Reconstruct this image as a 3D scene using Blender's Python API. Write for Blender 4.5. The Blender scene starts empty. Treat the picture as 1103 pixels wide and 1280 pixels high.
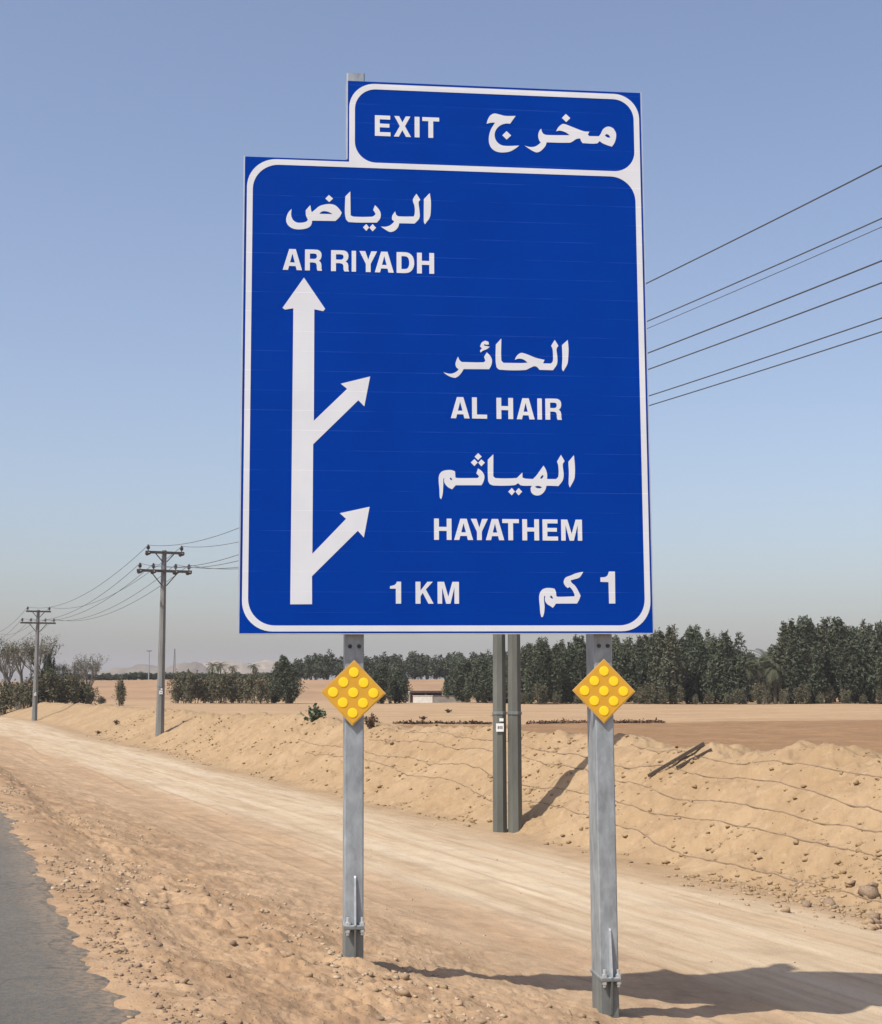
import bpy, bmesh, math, random
import numpy as np
from mathutils import Vector, Matrix
from mathutils.geometry import tessellate_polygon

random.seed(7)
R = math.radians
scene = bpy.context.scene
COL = scene.collection

# ------------------------------------------------------------------ camera
CAM_Z = 2.0
cam_data = bpy.data.cameras.new('camera')
cam = bpy.data.objects.new('camera', cam_data)
COL.objects.link(cam)
cam.location = (0, 0, CAM_Z)
cam.rotation_euler = (R(90 + 7.13), 0, 0)
cam_data.sensor_fit = 'VERTICAL'
cam_data.sensor_height = 24.0
cam_data.lens = 24.0 * 1775 / 1280
cam_data.clip_start = 0.05
cam_data.clip_end = 12000
scene.camera = cam

# ------------------------------------------------------------------ sky and sun
SHADOW = (0.545, 0.49)                       # ground shadow, metres per metre of height
SUN_EL = math.atan2(1.0, math.hypot(*SHADOW))
SUN_AZ = math.atan2(-SHADOW[0], -SHADOW[1])  # clockwise from +Y
world = bpy.data.worlds.new('World')
scene.world = world
world.use_nodes = True
wn = world.node_tree.nodes
wl = world.node_tree.links
wn.clear()
sky = wn.new('ShaderNodeTexSky')
sky.sky_type = 'NISHITA'
sky.sun_disc = False
sky.sun_elevation = SUN_EL
sky.sun_rotation = SUN_AZ % (2 * math.pi)
sky.altitude = 600
sky.air_density = 1.2
sky.dust_density = 4.0
sky.ozone_density = 3.3
bg = wn.new('ShaderNodeBackground')
bg.inputs['Strength'].default_value = 0.148
out = wn.new('ShaderNodeOutputWorld')
hs = wn.new('ShaderNodeHueSaturation')
hs.inputs['Saturation'].default_value = 0.90
tint = wn.new('ShaderNodeMix'); tint.data_type = 'RGBA'; tint.blend_type = 'MULTIPLY'
tint.inputs[0].default_value = 1.0
tint.inputs[7].default_value = (0.985, 0.93, 0.955, 1)      # dusty air
wl.new(sky.outputs[0], hs.inputs['Color'])
wl.new(hs.outputs[0], tint.inputs[6])
wl.new(tint.outputs[2], bg.inputs[0])
wl.new(bg.outputs[0], out.inputs[0])

sun_data = bpy.data.lights.new('sun', 'SUN')
sun_data.energy = 5.0
sun_data.angle = R(0.55)
sun_data.color = (1.0, 0.95, 0.87)
sun = bpy.data.objects.new('sun', sun_data)
COL.objects.link(sun)
sun.rotation_euler = Vector((SHADOW[0], SHADOW[1], -1)).to_track_quat('-Z', 'Y').to_euler()
sun.location = (-20, -20, 40)

scene.view_settings.view_transform = 'Standard'
scene.view_settings.look = 'None'
scene.view_settings.exposure = 0.2
scene.view_settings.gamma = 1.0

# ------------------------------------------------------------------ materials
def new_mat(name):
    m = bpy.data.materials.new(name)
    m.use_nodes = True
    nt = m.node_tree
    return m, nt, nt.nodes['Principled BSDF']

def node(nt, t, **kw):
    n = nt.nodes.new(t)
    for k, v in kw.items():
        if k in n.inputs:
            n.inputs[k].default_value = v
        else:
            setattr(n, k, v)
    return n

def mixc(nt, fac, a, b, mode='MIX'):
    n = nt.nodes.new('ShaderNodeMix')
    n.data_type = 'RGBA'
    n.blend_type = mode
    for sock, v in ((n.inputs[0], fac), (n.inputs[6], a), (n.inputs[7], b)):
        if hasattr(v, 'links') or hasattr(v, 'is_linked'):
            nt.links.new(v, sock)
        elif isinstance(v, (int, float)):
            sock.default_value = v
        else:
            sock.default_value = (*v, 1) if len(v) == 3 else v
    return n.outputs[2]

def ramp(nt, fac, lo, hi, a=0.0, b=1.0):
    n = nt.nodes.new('ShaderNodeMapRange')
    n.inputs[1].default_value = lo
    n.inputs[2].default_value = hi
    n.inputs[3].default_value = a
    n.inputs[4].default_value = b
    nt.links.new(fac, n.inputs[0])
    return n.outputs[0]

def noise(nt, scale, detail=4, vec=None, rough=0.6, stretch=None, coord='Object'):
    n = nt.nodes.new('ShaderNodeTexNoise')
    n.inputs['Scale'].default_value = scale
    n.inputs['Detail'].default_value = detail
    n.inputs['Roughness'].default_value = rough
    if vec is None:
        vec = nt.nodes.new('ShaderNodeTexCoord').outputs[coord]
    if stretch:
        mp = nt.nodes.new('ShaderNodeMapping')
        mp.inputs['Scale'].default_value = stretch
        nt.links.new(vec, mp.inputs[0])
        vec = mp.outputs[0]
    nt.links.new(vec, n.inputs['Vector'])
    return n.outputs['Fac']

def bump(nt, b, height, strength=0.4, dist=0.02):
    n = nt.nodes.new('ShaderNodeBump')
    n.inputs['Strength'].default_value = strength
    n.inputs['Distance'].default_value = dist
    nt.links.new(height, n.inputs['Height'])
    nt.links.new(n.outputs[0], b.inputs['Normal'])

def simple(name, col, rough=0.6, metal=0.0, var=0.25, scale=6, stretch=None, bmp=0.0, spec=0.5, tint=None):
    m, nt, b = new_mat(name)
    f = noise(nt, scale, 5, stretch=stretch)
    f2 = ramp(nt, f, 0.3, 0.7)
    dark = tuple(c * (1 - var) for c in col)
    light = tuple(min(1, c * (1 + var)) for c in (tint or col))
    nt.links.new(mixc(nt, f2, dark, light), b.inputs['Base Color'])
    b.inputs['Roughness'].default_value = rough
    b.inputs['Metallic'].default_value = metal
    b.inputs['Specular IOR Level'].default_value = spec
    if bmp:
        bump(nt, b, noise(nt, scale * 6, 3), bmp, 0.01)
    return m

def leaf_mat(name, col, alt, island=0.7):
    m, nt, b = new_mat(name)
    g = nt.nodes.new('ShaderNodeNewGeometry')
    oi = nt.nodes.new('ShaderNodeObjectInfo')
    c = mixc(nt, g.outputs['Random Per Island'], tuple(x * (1 - 0.5 * island) for x in col), tuple(x * (1 + 0.5 * island) for x in col))
    c = mixc(nt, ramp(nt, noise(nt, 0.9, 3), 0.4, 0.65), c, mixc(nt, g.outputs['Random Per Island'], alt, tuple(x * 0.6 for x in alt)))
    c = mixc(nt, ramp(nt, oi.outputs['Random'], 0, 1, 0.0, 0.3), c, tuple(0.5 * x for x in alt))
    nt.links.new(c, b.inputs['Base Color'])
    b.inputs['Roughness'].default_value = 0.75
    b.inputs['Specular IOR Level'].default_value = 0.2
    return m

M = {}
M['galv'] = simple('galvanised_steel', (0.29, 0.32, 0.335), 0.55, 0.4, 0.3, 11, (1, 1, 0.45), 0.08)
M['galv_old'] = simple('weathered_steel', (0.17, 0.185, 0.18), 0.6, 0.4, 0.25, 7, (1, 1, 0.5), 0.1)
M['zinc'] = simple('bright_zinc', (0.55, 0.57, 0.58), 0.4, 0.6, 0.15, 20)
M['alu'] = simple('aluminium_edge', (0.48, 0.53, 0.60), 0.4, 0.5, 0.1, 8)
M['pole'] = simple('painted_pole_steel', (0.105, 0.11, 0.095), 0.6, 0.1, 0.25, 3, (1, 1, 0.25), 0.08)
M['pole_grey'] = simple('grey_pole_steel', (0.16, 0.16, 0.15), 0.6, 0.1, 0.25, 3, (1, 1, 0.25), 0.08)
M['arm'] = simple('dark_arm_steel', (0.06, 0.055, 0.05), 0.7, 0.2, 0.3, 8)
M['ceramic'] = simple('insulator_glaze', (0.045, 0.04, 0.04), 0.3, 0.0, 0.3, 10)
M['cable'] = simple('cable_aluminium', (0.06, 0.06, 0.065), 0.6, 0.2, 0.2, 2)
M['tagwhite'] = simple('tag_white', (0.7, 0.7, 0.68), 0.6, 0, 0.1, 30)
M['ink'] = simple('tag_ink', (0.05, 0.05, 0.06), 0.6, 0, 0.1, 30)
M['amber'] = simple('amber_plate', (0.58, 0.305, 0.02), 0.5, 0.0, 0.06, 12)
M['amber_edge'] = simple('amber_rim', (0.54, 0.33, 0.09), 0.5, 0.0, 0.1, 12)
M['reflector'] = simple('yellow_reflector', (0.92, 0.60, 0.012), 0.35, 0.0, 0.04, 30)
M['timber'] = simple('old_timber', (0.07, 0.05, 0.035), 0.9, 0, 0.4, 6, (0.3, 4, 4), 0.4)
M['bark'] = simple('bark', (0.085, 0.07, 0.055), 0.9, 0, 0.35, 5, (1, 1, 0.3), 0.4)
M['bark_pale'] = simple('pale_bark', (0.17, 0.155, 0.13), 0.9, 0, 0.3, 5, (1, 1, 0.3), 0.3)
M['tamarisk'] = leaf_mat('tamarisk_foliage', (0.078, 0.090, 0.056), (0.055, 0.072, 0.040))
M['tamarisk2'] = leaf_mat('tamarisk_foliage_olive', (0.105, 0.105, 0.066), (0.07, 0.08, 0.048))
M['dusty'] = leaf_mat('dusty_foliage', (0.135, 0.123, 0.076), (0.09, 0.094, 0.052))
M['palm'] = leaf_mat('palm_foliage', (0.075, 0.085, 0.045), (0.10, 0.10, 0.06))
M['succulent'] = leaf_mat('grey_green_leaf', (0.15, 0.17, 0.105), (0.07, 0.085, 0.045))
M['drybrush'] = leaf_mat('dry_brush', (0.14, 0.085, 0.05), (0.09, 0.055, 0.035))
M['whitewash'] = simple('whitewash', (0.60, 0.575, 0.51), 0.85, 0, 0.12, 3, None, 0.2)
M['blockwall'] = simple('block_wall', (0.20, 0.18, 0.155), 0.9, 0, 0.2, 2, None, 0.3)
M['reed'] = simple('reed_screen', (0.085, 0.05, 0.04), 0.9, 0, 0.4, 4, (4, 4, 0.4), 0.4)
M['stone'] = simple('pale_stone', (0.33, 0.245, 0.16), 0.9, 0, 0.28, 9, None, 0.5, 0.2, (0.37, 0.285, 0.195))
M['clod'] = simple('sand_clod', (0.27, 0.185, 0.10), 0.95, 0, 0.25, 9, None, 0.5, 0.1)
M['clod2'] = simple('dry_earth_clod', (0.30, 0.215, 0.135), 0.95, 0, 0.25, 9, None, 0.5, 0.1)
M['stone_grey'] = simple('brown_stone', (0.23, 0.165, 0.11), 0.9, 0, 0.3, 9, None, 0.5, 0.2)

def sheeting(name, col, rough, seam):
    m, nt, b = new_mat(name)
    tc = nt.nodes.new('ShaderNodeTexCoord').outputs['Object']
    sep = nt.nodes.new('ShaderNodeSeparateXYZ')
    nt.links.new(tc, sep.inputs[0])
    md = nt.nodes.new('ShaderNodeMath'); md.operation = 'MODULO'; md.inputs[1].default_value = PLANK
    ad = nt.nodes.new('ShaderNodeMath'); ad.operation = 'SUBTRACT'; ad.inputs[1].default_value = BASE_DROP - 20 * PLANK
    nt.links.new(sep.outputs[2], ad.inputs[0]); nt.links.new(ad.outputs[0], md.inputs[0])
    line = nt.nodes.new('ShaderNodeMath'); line.operation = 'LESS_THAN'; line.inputs[1].default_value = 0.004
    nt.links.new(md.outputs[0], line.inputs[0])
    patch = ramp(nt, noise(nt, 2.2, 3, stretch=(1, 1, 5)), 0.42, 0.58)
    k = nt.nodes.new('ShaderNodeMath'); k.operation = 'MULTIPLY'
    nt.links.new(line.outputs[0], k.inputs[0]); nt.links.new(patch, k.inputs[1])
    c = mixc(nt, ramp(nt, noise(nt, 1.7, 4), 0.3, 0.7), tuple(x * 0.94 for x in col), tuple(min(1, x * 1.05) for x in col))
    c = mixc(nt, k.outputs[0], c, seam)
    nt.links.new(c, b.inputs['Base Color'])
    b.inputs['Roughness'].default_value = rough
    b.inputs['Specular IOR Level'].default_value = 0.03
    return m

PLANK = 3.6345 / 24
BASE_DROP = 2.344
M['blue'] = sheeting('blue_sheeting', (0.0003, 0.034, 0.275), 0.5, (0.016, 0.066, 0.36))
M['white'] = sheeting('white_sheeting', (0.60, 0.62, 0.65), 0.5, (0.72, 0.73, 0.74))

# ------------------------------------------------------------------ mesh helpers
class MB:
    def __init__(self):
        self.v = []
        self.f = []
    def add(self, vs, fs):
        o = len(self.v)
        self.v += [tuple(p) for p in vs]
        self.f += [tuple(i + o for i in f) for f in fs]
        return self
    def box(self, lo, hi, mat=None):
        x0, y0, z0 = lo; x1, y1, z1 = hi
        vs = [(x0, y0, z0), (x1, y0, z0), (x1, y1, z0), (x0, y1, z0), (x0, y0, z1), (x1, y0, z1), (x1, y1, z1), (x0, y1, z1)]
        if mat is not None:
            vs = [mat @ Vector(p) for p in vs]
        return self.add(vs, [(0, 3, 2, 1), (4, 5, 6, 7), (0, 1, 5, 4), (1, 2, 6, 5), (2, 3, 7, 6), (3, 0, 4, 7)])
    def prism(self, poly, y0, y1, axis='y'):
        n = len(poly)
        if axis == 'y':
            vs = [(a, y0, b) for a, b in poly] + [(a, y1, b) for a, b in poly]
        elif axis == 'x':
            vs = [(y0, a, b) for a, b in poly] + [(y1, a, b) for a, b in poly]
        else:
            vs = [(a, b, y0) for a, b in poly] + [(a, b, y1) for a, b in poly]
        fs = [tuple(range(n)), tuple(range(2 * n - 1, n - 1, -1))]
        fs += [(i, i + n, (i + 1) % n + n, (i + 1) % n) for i in range(n)]
        return self.add(vs, fs)
    def tube(self, pts, rad, n=8, cap=True):
        pts = [Vector(p) for p in pts]
        if not hasattr(rad, '__len__'):
            rad = [rad] * len(pts)
        vs = []
        ref = None
        for i, p in enumerate(pts):
            d = (pts[min(i + 1, len(pts) - 1)] - pts[max(i - 1, 0)]).normalized()
            if ref is None:
                ref = Vector((1, 0, 0)) if abs(d.x) < 0.8 else Vector((0, 1, 0))
            a = (ref - d * ref.dot(d)).normalized()
            b = d.cross(a)
            ref = a
            for k in range(n):
                t = 2 * math.pi * k / n
                vs.append(p + (a * math.cos(t) + b * math.sin(t)) * rad[i])
        fs = []
        for i in range(len(pts) - 1):
            for k in range(n):
                fs.append((i * n + k, i * n + (k + 1) % n, (i + 1) * n + (k + 1) % n, (i + 1) * n + k))
        if cap:
            fs.append(tuple(range(n - 1, -1, -1)))
            fs.append(tuple((len(pts) - 1) * n + k for k in range(n)))
        return self.add(vs, fs)
    def lathe(self, prof, n=12, origin=(0, 0, 0), axis=(0, 0, 1)):
        q = Vector((0, 0, 1)).rotation_difference(Vector(axis))
        o = Vector(origin)
        vs = []
        for r, z in prof:
            for k in range(n):
                t = 2 * math.pi * k / n
                vs.append(o + q @ Vector((r * math.cos(t), r * math.sin(t), z)))
        fs = []
        for i in range(len(prof) - 1):
            for k in range(n):
                fs.append((i * n + k, i * n + (k + 1) % n, (i + 1) * n + (k + 1) % n, (i + 1) * n + k))
        fs.append(tuple(range(n - 1, -1, -1)))
        fs.append(tuple((len(prof) - 1) * n + k for k in range(n)))
        return self.add(vs, fs)
    def mesh(self, name, mat, smooth=False):
        me = bpy.data.meshes.new(name)
        me.from_pydata(self.v, [], self.f)
        me.materials.append(mat)
        if smooth:
            me.polygons.foreach_set('use_smooth', [True] * len(me.polygons))
        me.update()
        return me
    def build(self, name, mat, parent=None, smooth=False, bevel=0.0):
        me = self.mesh(name, mat, smooth)
        if bevel:
            bm = bmesh.new(); bm.from_mesh(me)
            bmesh.ops.recalc_face_normals(bm, faces=bm.faces)
            es = [e for e in bm.edges if len(e.link_faces) == 2 and e.calc_face_angle(0) > 0.6]
            bmesh.ops.bevel(bm, geom=es, offset=bevel, segments=1, affect='EDGES')
            bm.to_mesh(me); bm.free()
        return link(name, me, parent)

def link(name, me, parent=None):
    o = bpy.data.objects.new(name, me)
    COL.objects.link(o)
    o.parent = parent
    return o

def np_mesh(name, verts, faces, mat, smooth=False):
    """verts (n,3), faces (m,k) arrays -> mesh"""
    me = bpy.data.meshes.new(name)
    verts = np.asarray(verts, dtype=np.float32)
    faces = np.asarray(faces, dtype=np.int32)
    m, k = faces.shape
    me.vertices.add(len(verts)); me.vertices.foreach_set('co', verts.ravel())
    me.loops.add(m * k); me.loops.foreach_set('vertex_index', faces.ravel())
    me.polygons.add(m)
    me.polygons.foreach_set('loop_start', np.arange(0, m * k, k, dtype=np.int32))
    me.polygons.foreach_set('loop_total', np.full(m, k, dtype=np.int32))
    if smooth:
        me.polygons.foreach_set('use_smooth', np.ones(m, dtype=bool))
    me.materials.append(mat)
    me.update(calc_edges=True)
    return me

def empty(name, loc, rz=0.0):
    o = bpy.data.objects.new(name, None)
    COL.objects.link(o)
    o.location = loc
    o.rotation_euler = (0, 0, rz)
    o.empty_display_size = 0.3
    return o

def tag(o, label, cat=None, group=None, kind=None):
    o['label'] = label
    if cat: o['category'] = cat
    if group: o['group'] = group
    if kind: o['kind'] = kind
    return o

def copy_tree(o, parent=None):
    c = o.copy()
    COL.objects.link(c)
    c.parent = parent
    for ch in o.children:
        copy_tree(ch, c)
    return c

# ------------------------------------------------------------------ terrain
def _hash(ix, iy, seed):
    h = (ix.astype(np.int64) * 374761393 + iy.astype(np.int64) * 668265263 + seed * 974711) & 0xffffffff
    h = ((h ^ (h >> 13)) * 1274126177) & 0xffffffff
    return ((h ^ (h >> 16)) & 0xffff) / 65535.0

def vnoise(x, y, seed=0):
    ix = np.floor(x); iy = np.floor(y)
    fx = x - ix; fy = y - iy
    fx = fx * fx * fx * (fx * (fx * 6 - 15) + 10); fy = fy * fy * fy * (fy * (fy * 6 - 15) + 10)
    a = _hash(ix, iy, seed); b = _hash(ix + 1, iy, seed); c = _hash(ix, iy + 1, seed); d = _hash(ix + 1, iy + 1, seed)
    return (a + (b - a) * fx + (c - a) * fy + (a - b - c + d) * fx * fy) * 2 - 1

def fbm(x, y, seed=0, octv=4, gain=0.5):
    s = 0; amp = 1.0
    for i in range(octv):
        s = s + amp * vnoise(x * 2 ** i + 17.3 * i, y * 2 ** i - 9.1 * i, seed + i)
        amp *= gain
    return s

def sstep(a, b, x):
    t = np.clip((x - a) / (b - a), 0, 1)
    return t * t * (3 - 2 * t)

DIR = np.array([-0.385, 0.923]); PERP = np.array([0.923, 0.385])   # along / across the road corridor
KV = [-60, 0.8, 1.5, 2.2, 3.4, 4.3, 5.3, 6.3, 8.0, 10.0, 11.7, 12.3, 13.1, 15.0, 15.5, 16.4, 18, 22, 9000]
KZ = [-1.75, -1.75, -1.70, -1.78, -1.95, -2.16, -2.37, -2.50, -2.62, -2.68, -2.78, -2.78, -2.35, -1.10, -1.02, -1.24, -1.42, -1.45, -1.45]
_tv = np.arange(-60, 60, 0.05)
_tz = np.interp(_tv, KV, KZ)
_k = np.ones(13) / 13
_tz = np.convolve(np.pad(_tz, 6, mode='edge'), _k, 'valid')

def uv_of(x, y):
    return x * DIR[0] + y * DIR[1], x * PERP[0] + y * PERP[1]

def xy_of(u, v):
    return u * DIR[0] + v * PERP[0], u * DIR[1] + v * PERP[1]

def road_edge(u):
    u = np.asarray(u, dtype=float)
    return 1.02 + 0.053 * np.clip(u, -40, 34) + 0.02 * np.clip(u - 34, 0, 60) + 0.045 * fbm(u * 0.55, u * 0 + 3, 31, 3) + 0.03 * fbm(u * 4.3, u * 0, 5, 4, 0.65)

SHADOW_TUBES = [((44, 13.6), (32, 13.25), (19, 12.85), (15, 12.55)), ((46, 14.05), (32, 13.75), (17, 13.4), (13, 13.1)), ((40, 14.45), (28, 14.2), (16, 13.85), (12, 13.6)),
           ((38, 14.8), (26, 14.6), (15, 14.3), (11, 14.1)), ((26, 15.0), (18, 14.9), (14, 14.75), (10, 14.6))]  # courses of the cable shadows that are built as tubes on the bank

def shadow_tube_v(k, u):
    P = sorted(SHADOW_TUBES[k])
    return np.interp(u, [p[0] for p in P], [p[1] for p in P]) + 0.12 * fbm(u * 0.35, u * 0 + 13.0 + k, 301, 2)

def height(x, y, fine=True):
    """ground height above the world origin (camera eye is at 2.0)"""
    x = np.asarray(x, dtype=float); y = np.asarray(y, dtype=float)
    u, v = uv_of(x, y)
    toe = 0.35 * fbm(u * 0.11, u * 0, 3, 3)
    w = sstep(7, 12, v)
    vv = v - toe * w - 0.9 * sstep(40, 110, u) * w
    z = np.interp(vv, _tv, _tz)
    ed = road_edge(u)
    lift = sstep(ed + 1.0, ed + 0.05, v)
    z = z * (1 - lift) + lift * (-1.630 + 0.014 * fbm(u * 2.2, v * 3, 65, 3) - 0.06 * sstep(ed - 0.08, ed - 0.3, v))
    low = sstep(14.8, 12.5, vv) * sstep(4, 9, vv)
    z = z + low * np.clip((u - 25) * 0.006, -0.15, 0.5)
    crest = np.exp(-((vv - 15.3) / 1.3) ** 2)
    z = z + crest * (0.10 * fbm(u * 0.45, v * 0.3, 11, 3) - 0.04 + 0.02)
    bank = sstep(11.9, 12.8, vv) * sstep(16.6, 15.4, vv)
    far = sstep(170, 255, y)
    z = z + far * (2.9 + 0.5 * fbm(x * 0.012, y * 0.012, 21, 3))
    z = z + sstep(18, 30, vv) * 0.05 * fbm(x * 0.12, y * 0.12, 8, 3)
    if fine:
        near = sstep(130, 50, y)
        # bulldozed chutes and slumped clods on the bank face
        sk = u * 1.0 + v * 0.55
        ch = fbm(sk * 1.5, v * 0.32, 41, 4, 0.55)
        calm = 1.0
        for k in range(len(SHADOW_TUBES)):
            calm = calm * (1 - 0.8 * np.exp(-((v - shadow_tube_v(k, u)) / 0.16) ** 2) * (u > SHADOW_TUBES[k][-1][0]) * (u < SHADOW_TUBES[k][0][0]))
        z = z + bank * near * calm * (0.12 * ch - 0.12 * np.abs(fbm(sk * 2.3, v * 0.5, 45, 3)) + 0.05 * np.abs(fbm(u * 1.9, v * 1.9, 46, 3)) + 0.036 * fbm(u * 4.5, v * 4.5, 47, 4, 0.66))
        cl = np.clip(fbm(u * 3.2, v * 3.2, 51, 3) - 0.35, 0, 1)
        z = z + bank * near * calm * 0.14 * cl * sstep(0.05, 0.5, vnoise(u * 0.5, v * 0.5, 52))
        for px_, py_ in ((-0.63, 10.66), (1.24, 10.88)):                # soil heaped round the two sign posts
            z = z + 0.025 * np.exp(-((x - px_) ** 2 + (y - py_) ** 2) / 0.3 ** 2) * (0.6 + 0.6 * fbm(x * 5, y * 5, 63, 3))
        # churned shoulder, ruts along the track
        sh = sstep(ed + 0.05, ed + 0.5, v) * sstep(6.5, 4.6, v)
        rub = np.exp(-((v - 3.0 - 0.25 * vnoise(u * 0.3, u * 0, 61)) / 0.5) ** 2) + np.exp(-((v - 1.6) / 0.35) ** 2)
        z = z + near * sh * (0.026 * fbm(u * 2.1, v * 2.6, 71, 5, 0.66) + 0.06 * rub * np.clip(fbm(u * 4, v * 4.5, 73, 3) - 0.1, 0, 1))
        tr = sstep(4.6, 6.0, v) * sstep(12.6, 11.4, vv)
        z = z + near * tr * (0.010 * fbm(u * 0.12, v * 2.4, 81, 4) + 0.006 * fbm(u * 1.5, v * 4, 83, 3))
        for k, v0 in enumerate((4.9, 5.6, 6.5, 7.3, 8.5, 10.3)):        # graded windrows and wheel marks
            q = v - v0 - 0.25 * vnoise(u * 0.09, u * 0 + k, 85) - 0.015 * (u - 12)
            z = z + near * tr * (0.018 * np.exp(-(q / 0.07) ** 2) - 0.012 * np.exp(-((q - 0.16) / 0.09) ** 2)) * sstep(-0.3, 0.4, vnoise(u * 0.22, u * 0 + k * 3, 87))
        fld = sstep(16, 18, vv)
        z = z + near * fld * (0.03 * fbm(x * 0.8, y * 0.8, 91, 4) + 0.04 * np.clip(fbm(x * 1.5, y * 1.5, 93, 2) - 0.5, 0, 1))
    return z + CAM_Z

def gz(x, y):
    return float(height(np.array([x]), np.array([y]))[0])

def on_ground(x, y, dz=0.0):
    return (x, y, gz(x, y) + dz)

def bearing(px, dist):
    """a point on the ground at a bearing (same units as the lens: 1775 = 45 degrees) and a forward distance in metres"""
    return on_ground((px - 551.5) / 1775 * dist, dist)

# ground material -------------------------------------------------
def ground_material():
    m, nt, b = new_mat('desert_ground')
    L = nt.links
    def attr(n):
        a = nt.nodes.new('ShaderNodeAttribute'); a.attribute_name = n
        return a
    cor = attr('corridor').outputs['Vector']
    obj = nt.nodes.new('ShaderNodeTexCoord').outputs['Object']
    sand = mixc(nt, ramp(nt, noise(nt, 0.55, 5, obj), 0.35, 0.65), (0.318, 0.225, 0.131), (0.275, 0.188, 0.104))
    sand = mixc(nt, ramp(nt, noise(nt, 2.6, 8, obj, 0.72), 0.5, 0.68, 0, 0.65), sand, (0.205, 0.138, 0.078))
    sand = mixc(nt, ramp(nt, noise(nt, 7, 6, obj, 0.7), 0.55, 0.72, 0, 0.6), sand, (0.39, 0.29, 0.18))
    dirt = mixc(nt, ramp(nt, noise(nt, 1.1, 6, obj), 0.35, 0.65), (0.368, 0.248, 0.147), (0.281, 0.180, 0.101))
    dirt = mixc(nt, ramp(nt, noise(nt, 3.2, 8, obj, 0.75), 0.5, 0.66, 0, 0.6), dirt, (0.20, 0.13, 0.075))
    dirt = mixc(nt, ramp(nt, noise(nt, 9, 6, obj, 0.7), 0.55, 0.72, 0, 0.6), dirt, (0.44, 0.33, 0.215))
    streak = noise(nt, 1.0, 6, cor, 0.62, (0.09, 1.1, 1))
    streak2 = noise(nt, 1.0, 5, cor, 0.65, (0.3, 3.4, 1))
    track = mixc(nt, ramp(nt, streak, 0.40, 0.62), (0.450, 0.364, 0.255), (0.375, 0.277, 0.174))
    track = mixc(nt, ramp(nt, streak2, 0.5, 0.7, 0, 0.75), track, (0.285, 0.20, 0.122))
    till = mixc(nt, ramp(nt, noise(nt, 0.8, 6, obj), 0.35, 0.65), (0.248, 0.148, 0.076), (0.190, 0.112, 0.057))
    flat = mixc(nt, ramp(nt, noise(nt, 0.35, 6, cor, 0.6, (1, 0.3, 1)), 0.35, 0.65), (0.368, 0.254, 0.147), (0.288, 0.191, 0.108))
    red = mixc(nt, ramp(nt, noise(nt, 0.12, 5, obj), 0.35, 0.65), (0.315, 0.200, 0.115), (0.240, 0.155, 0.092))
    c = mixc(nt, attr('m_track').outputs['Fac'], dirt, track)
    c = mixc(nt, attr('m_bank').outputs['Fac'], c, sand)
    c = mixc(nt, attr('m_flat').outputs['Fac'], c, flat)
    c = mixc(nt, attr('m_till').outputs['Fac'], c, till)
    c = mixc(nt, attr('m_far').outputs['Fac'], c, red)
    # dust, grit and pebble speckle
    fine = noise(nt, 14, 6, obj, 0.7)
    c = mixc(nt, ramp(nt, fine, 0.58, 0.78, 0, 0.35), c, (0.16, 0.11, 0.07))
    c = mixc(nt, ramp(nt, noise(nt, 5, 5, obj, 0.7), 0.56, 0.75, 0, 0.35), c, (0.44, 0.34, 0.235))
    vo = nt.nodes.new('ShaderNodeTexVoronoi'); vo.inputs['Scale'].default_value = 26
    L.new(obj, vo.inputs['Vector'])
    peb = ramp(nt, vo.outputs['Distance'], 0.0, 0.28, 1, 0)
    c = mixc(nt, ramp(nt, noise(nt, 1.6, 3, obj), 0.5, 0.68, 0.0, 0.22), c, (0.19, 0.13, 0.08))
    L.new(c, b.inputs['Base Color'])
    b.inputs['Roughness'].default_value = 0.95
    b.inputs['Specular IOR Level'].default_value = 0.1
    s = nt.nodes.new('ShaderNodeMath'); s.operation = 'ADD'
    L.new(fine, s.inputs[0]); L.new(peb, s.inputs[1])
    bump(nt, b, s.outputs[0], 0.55, 0.018)
    return m

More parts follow.
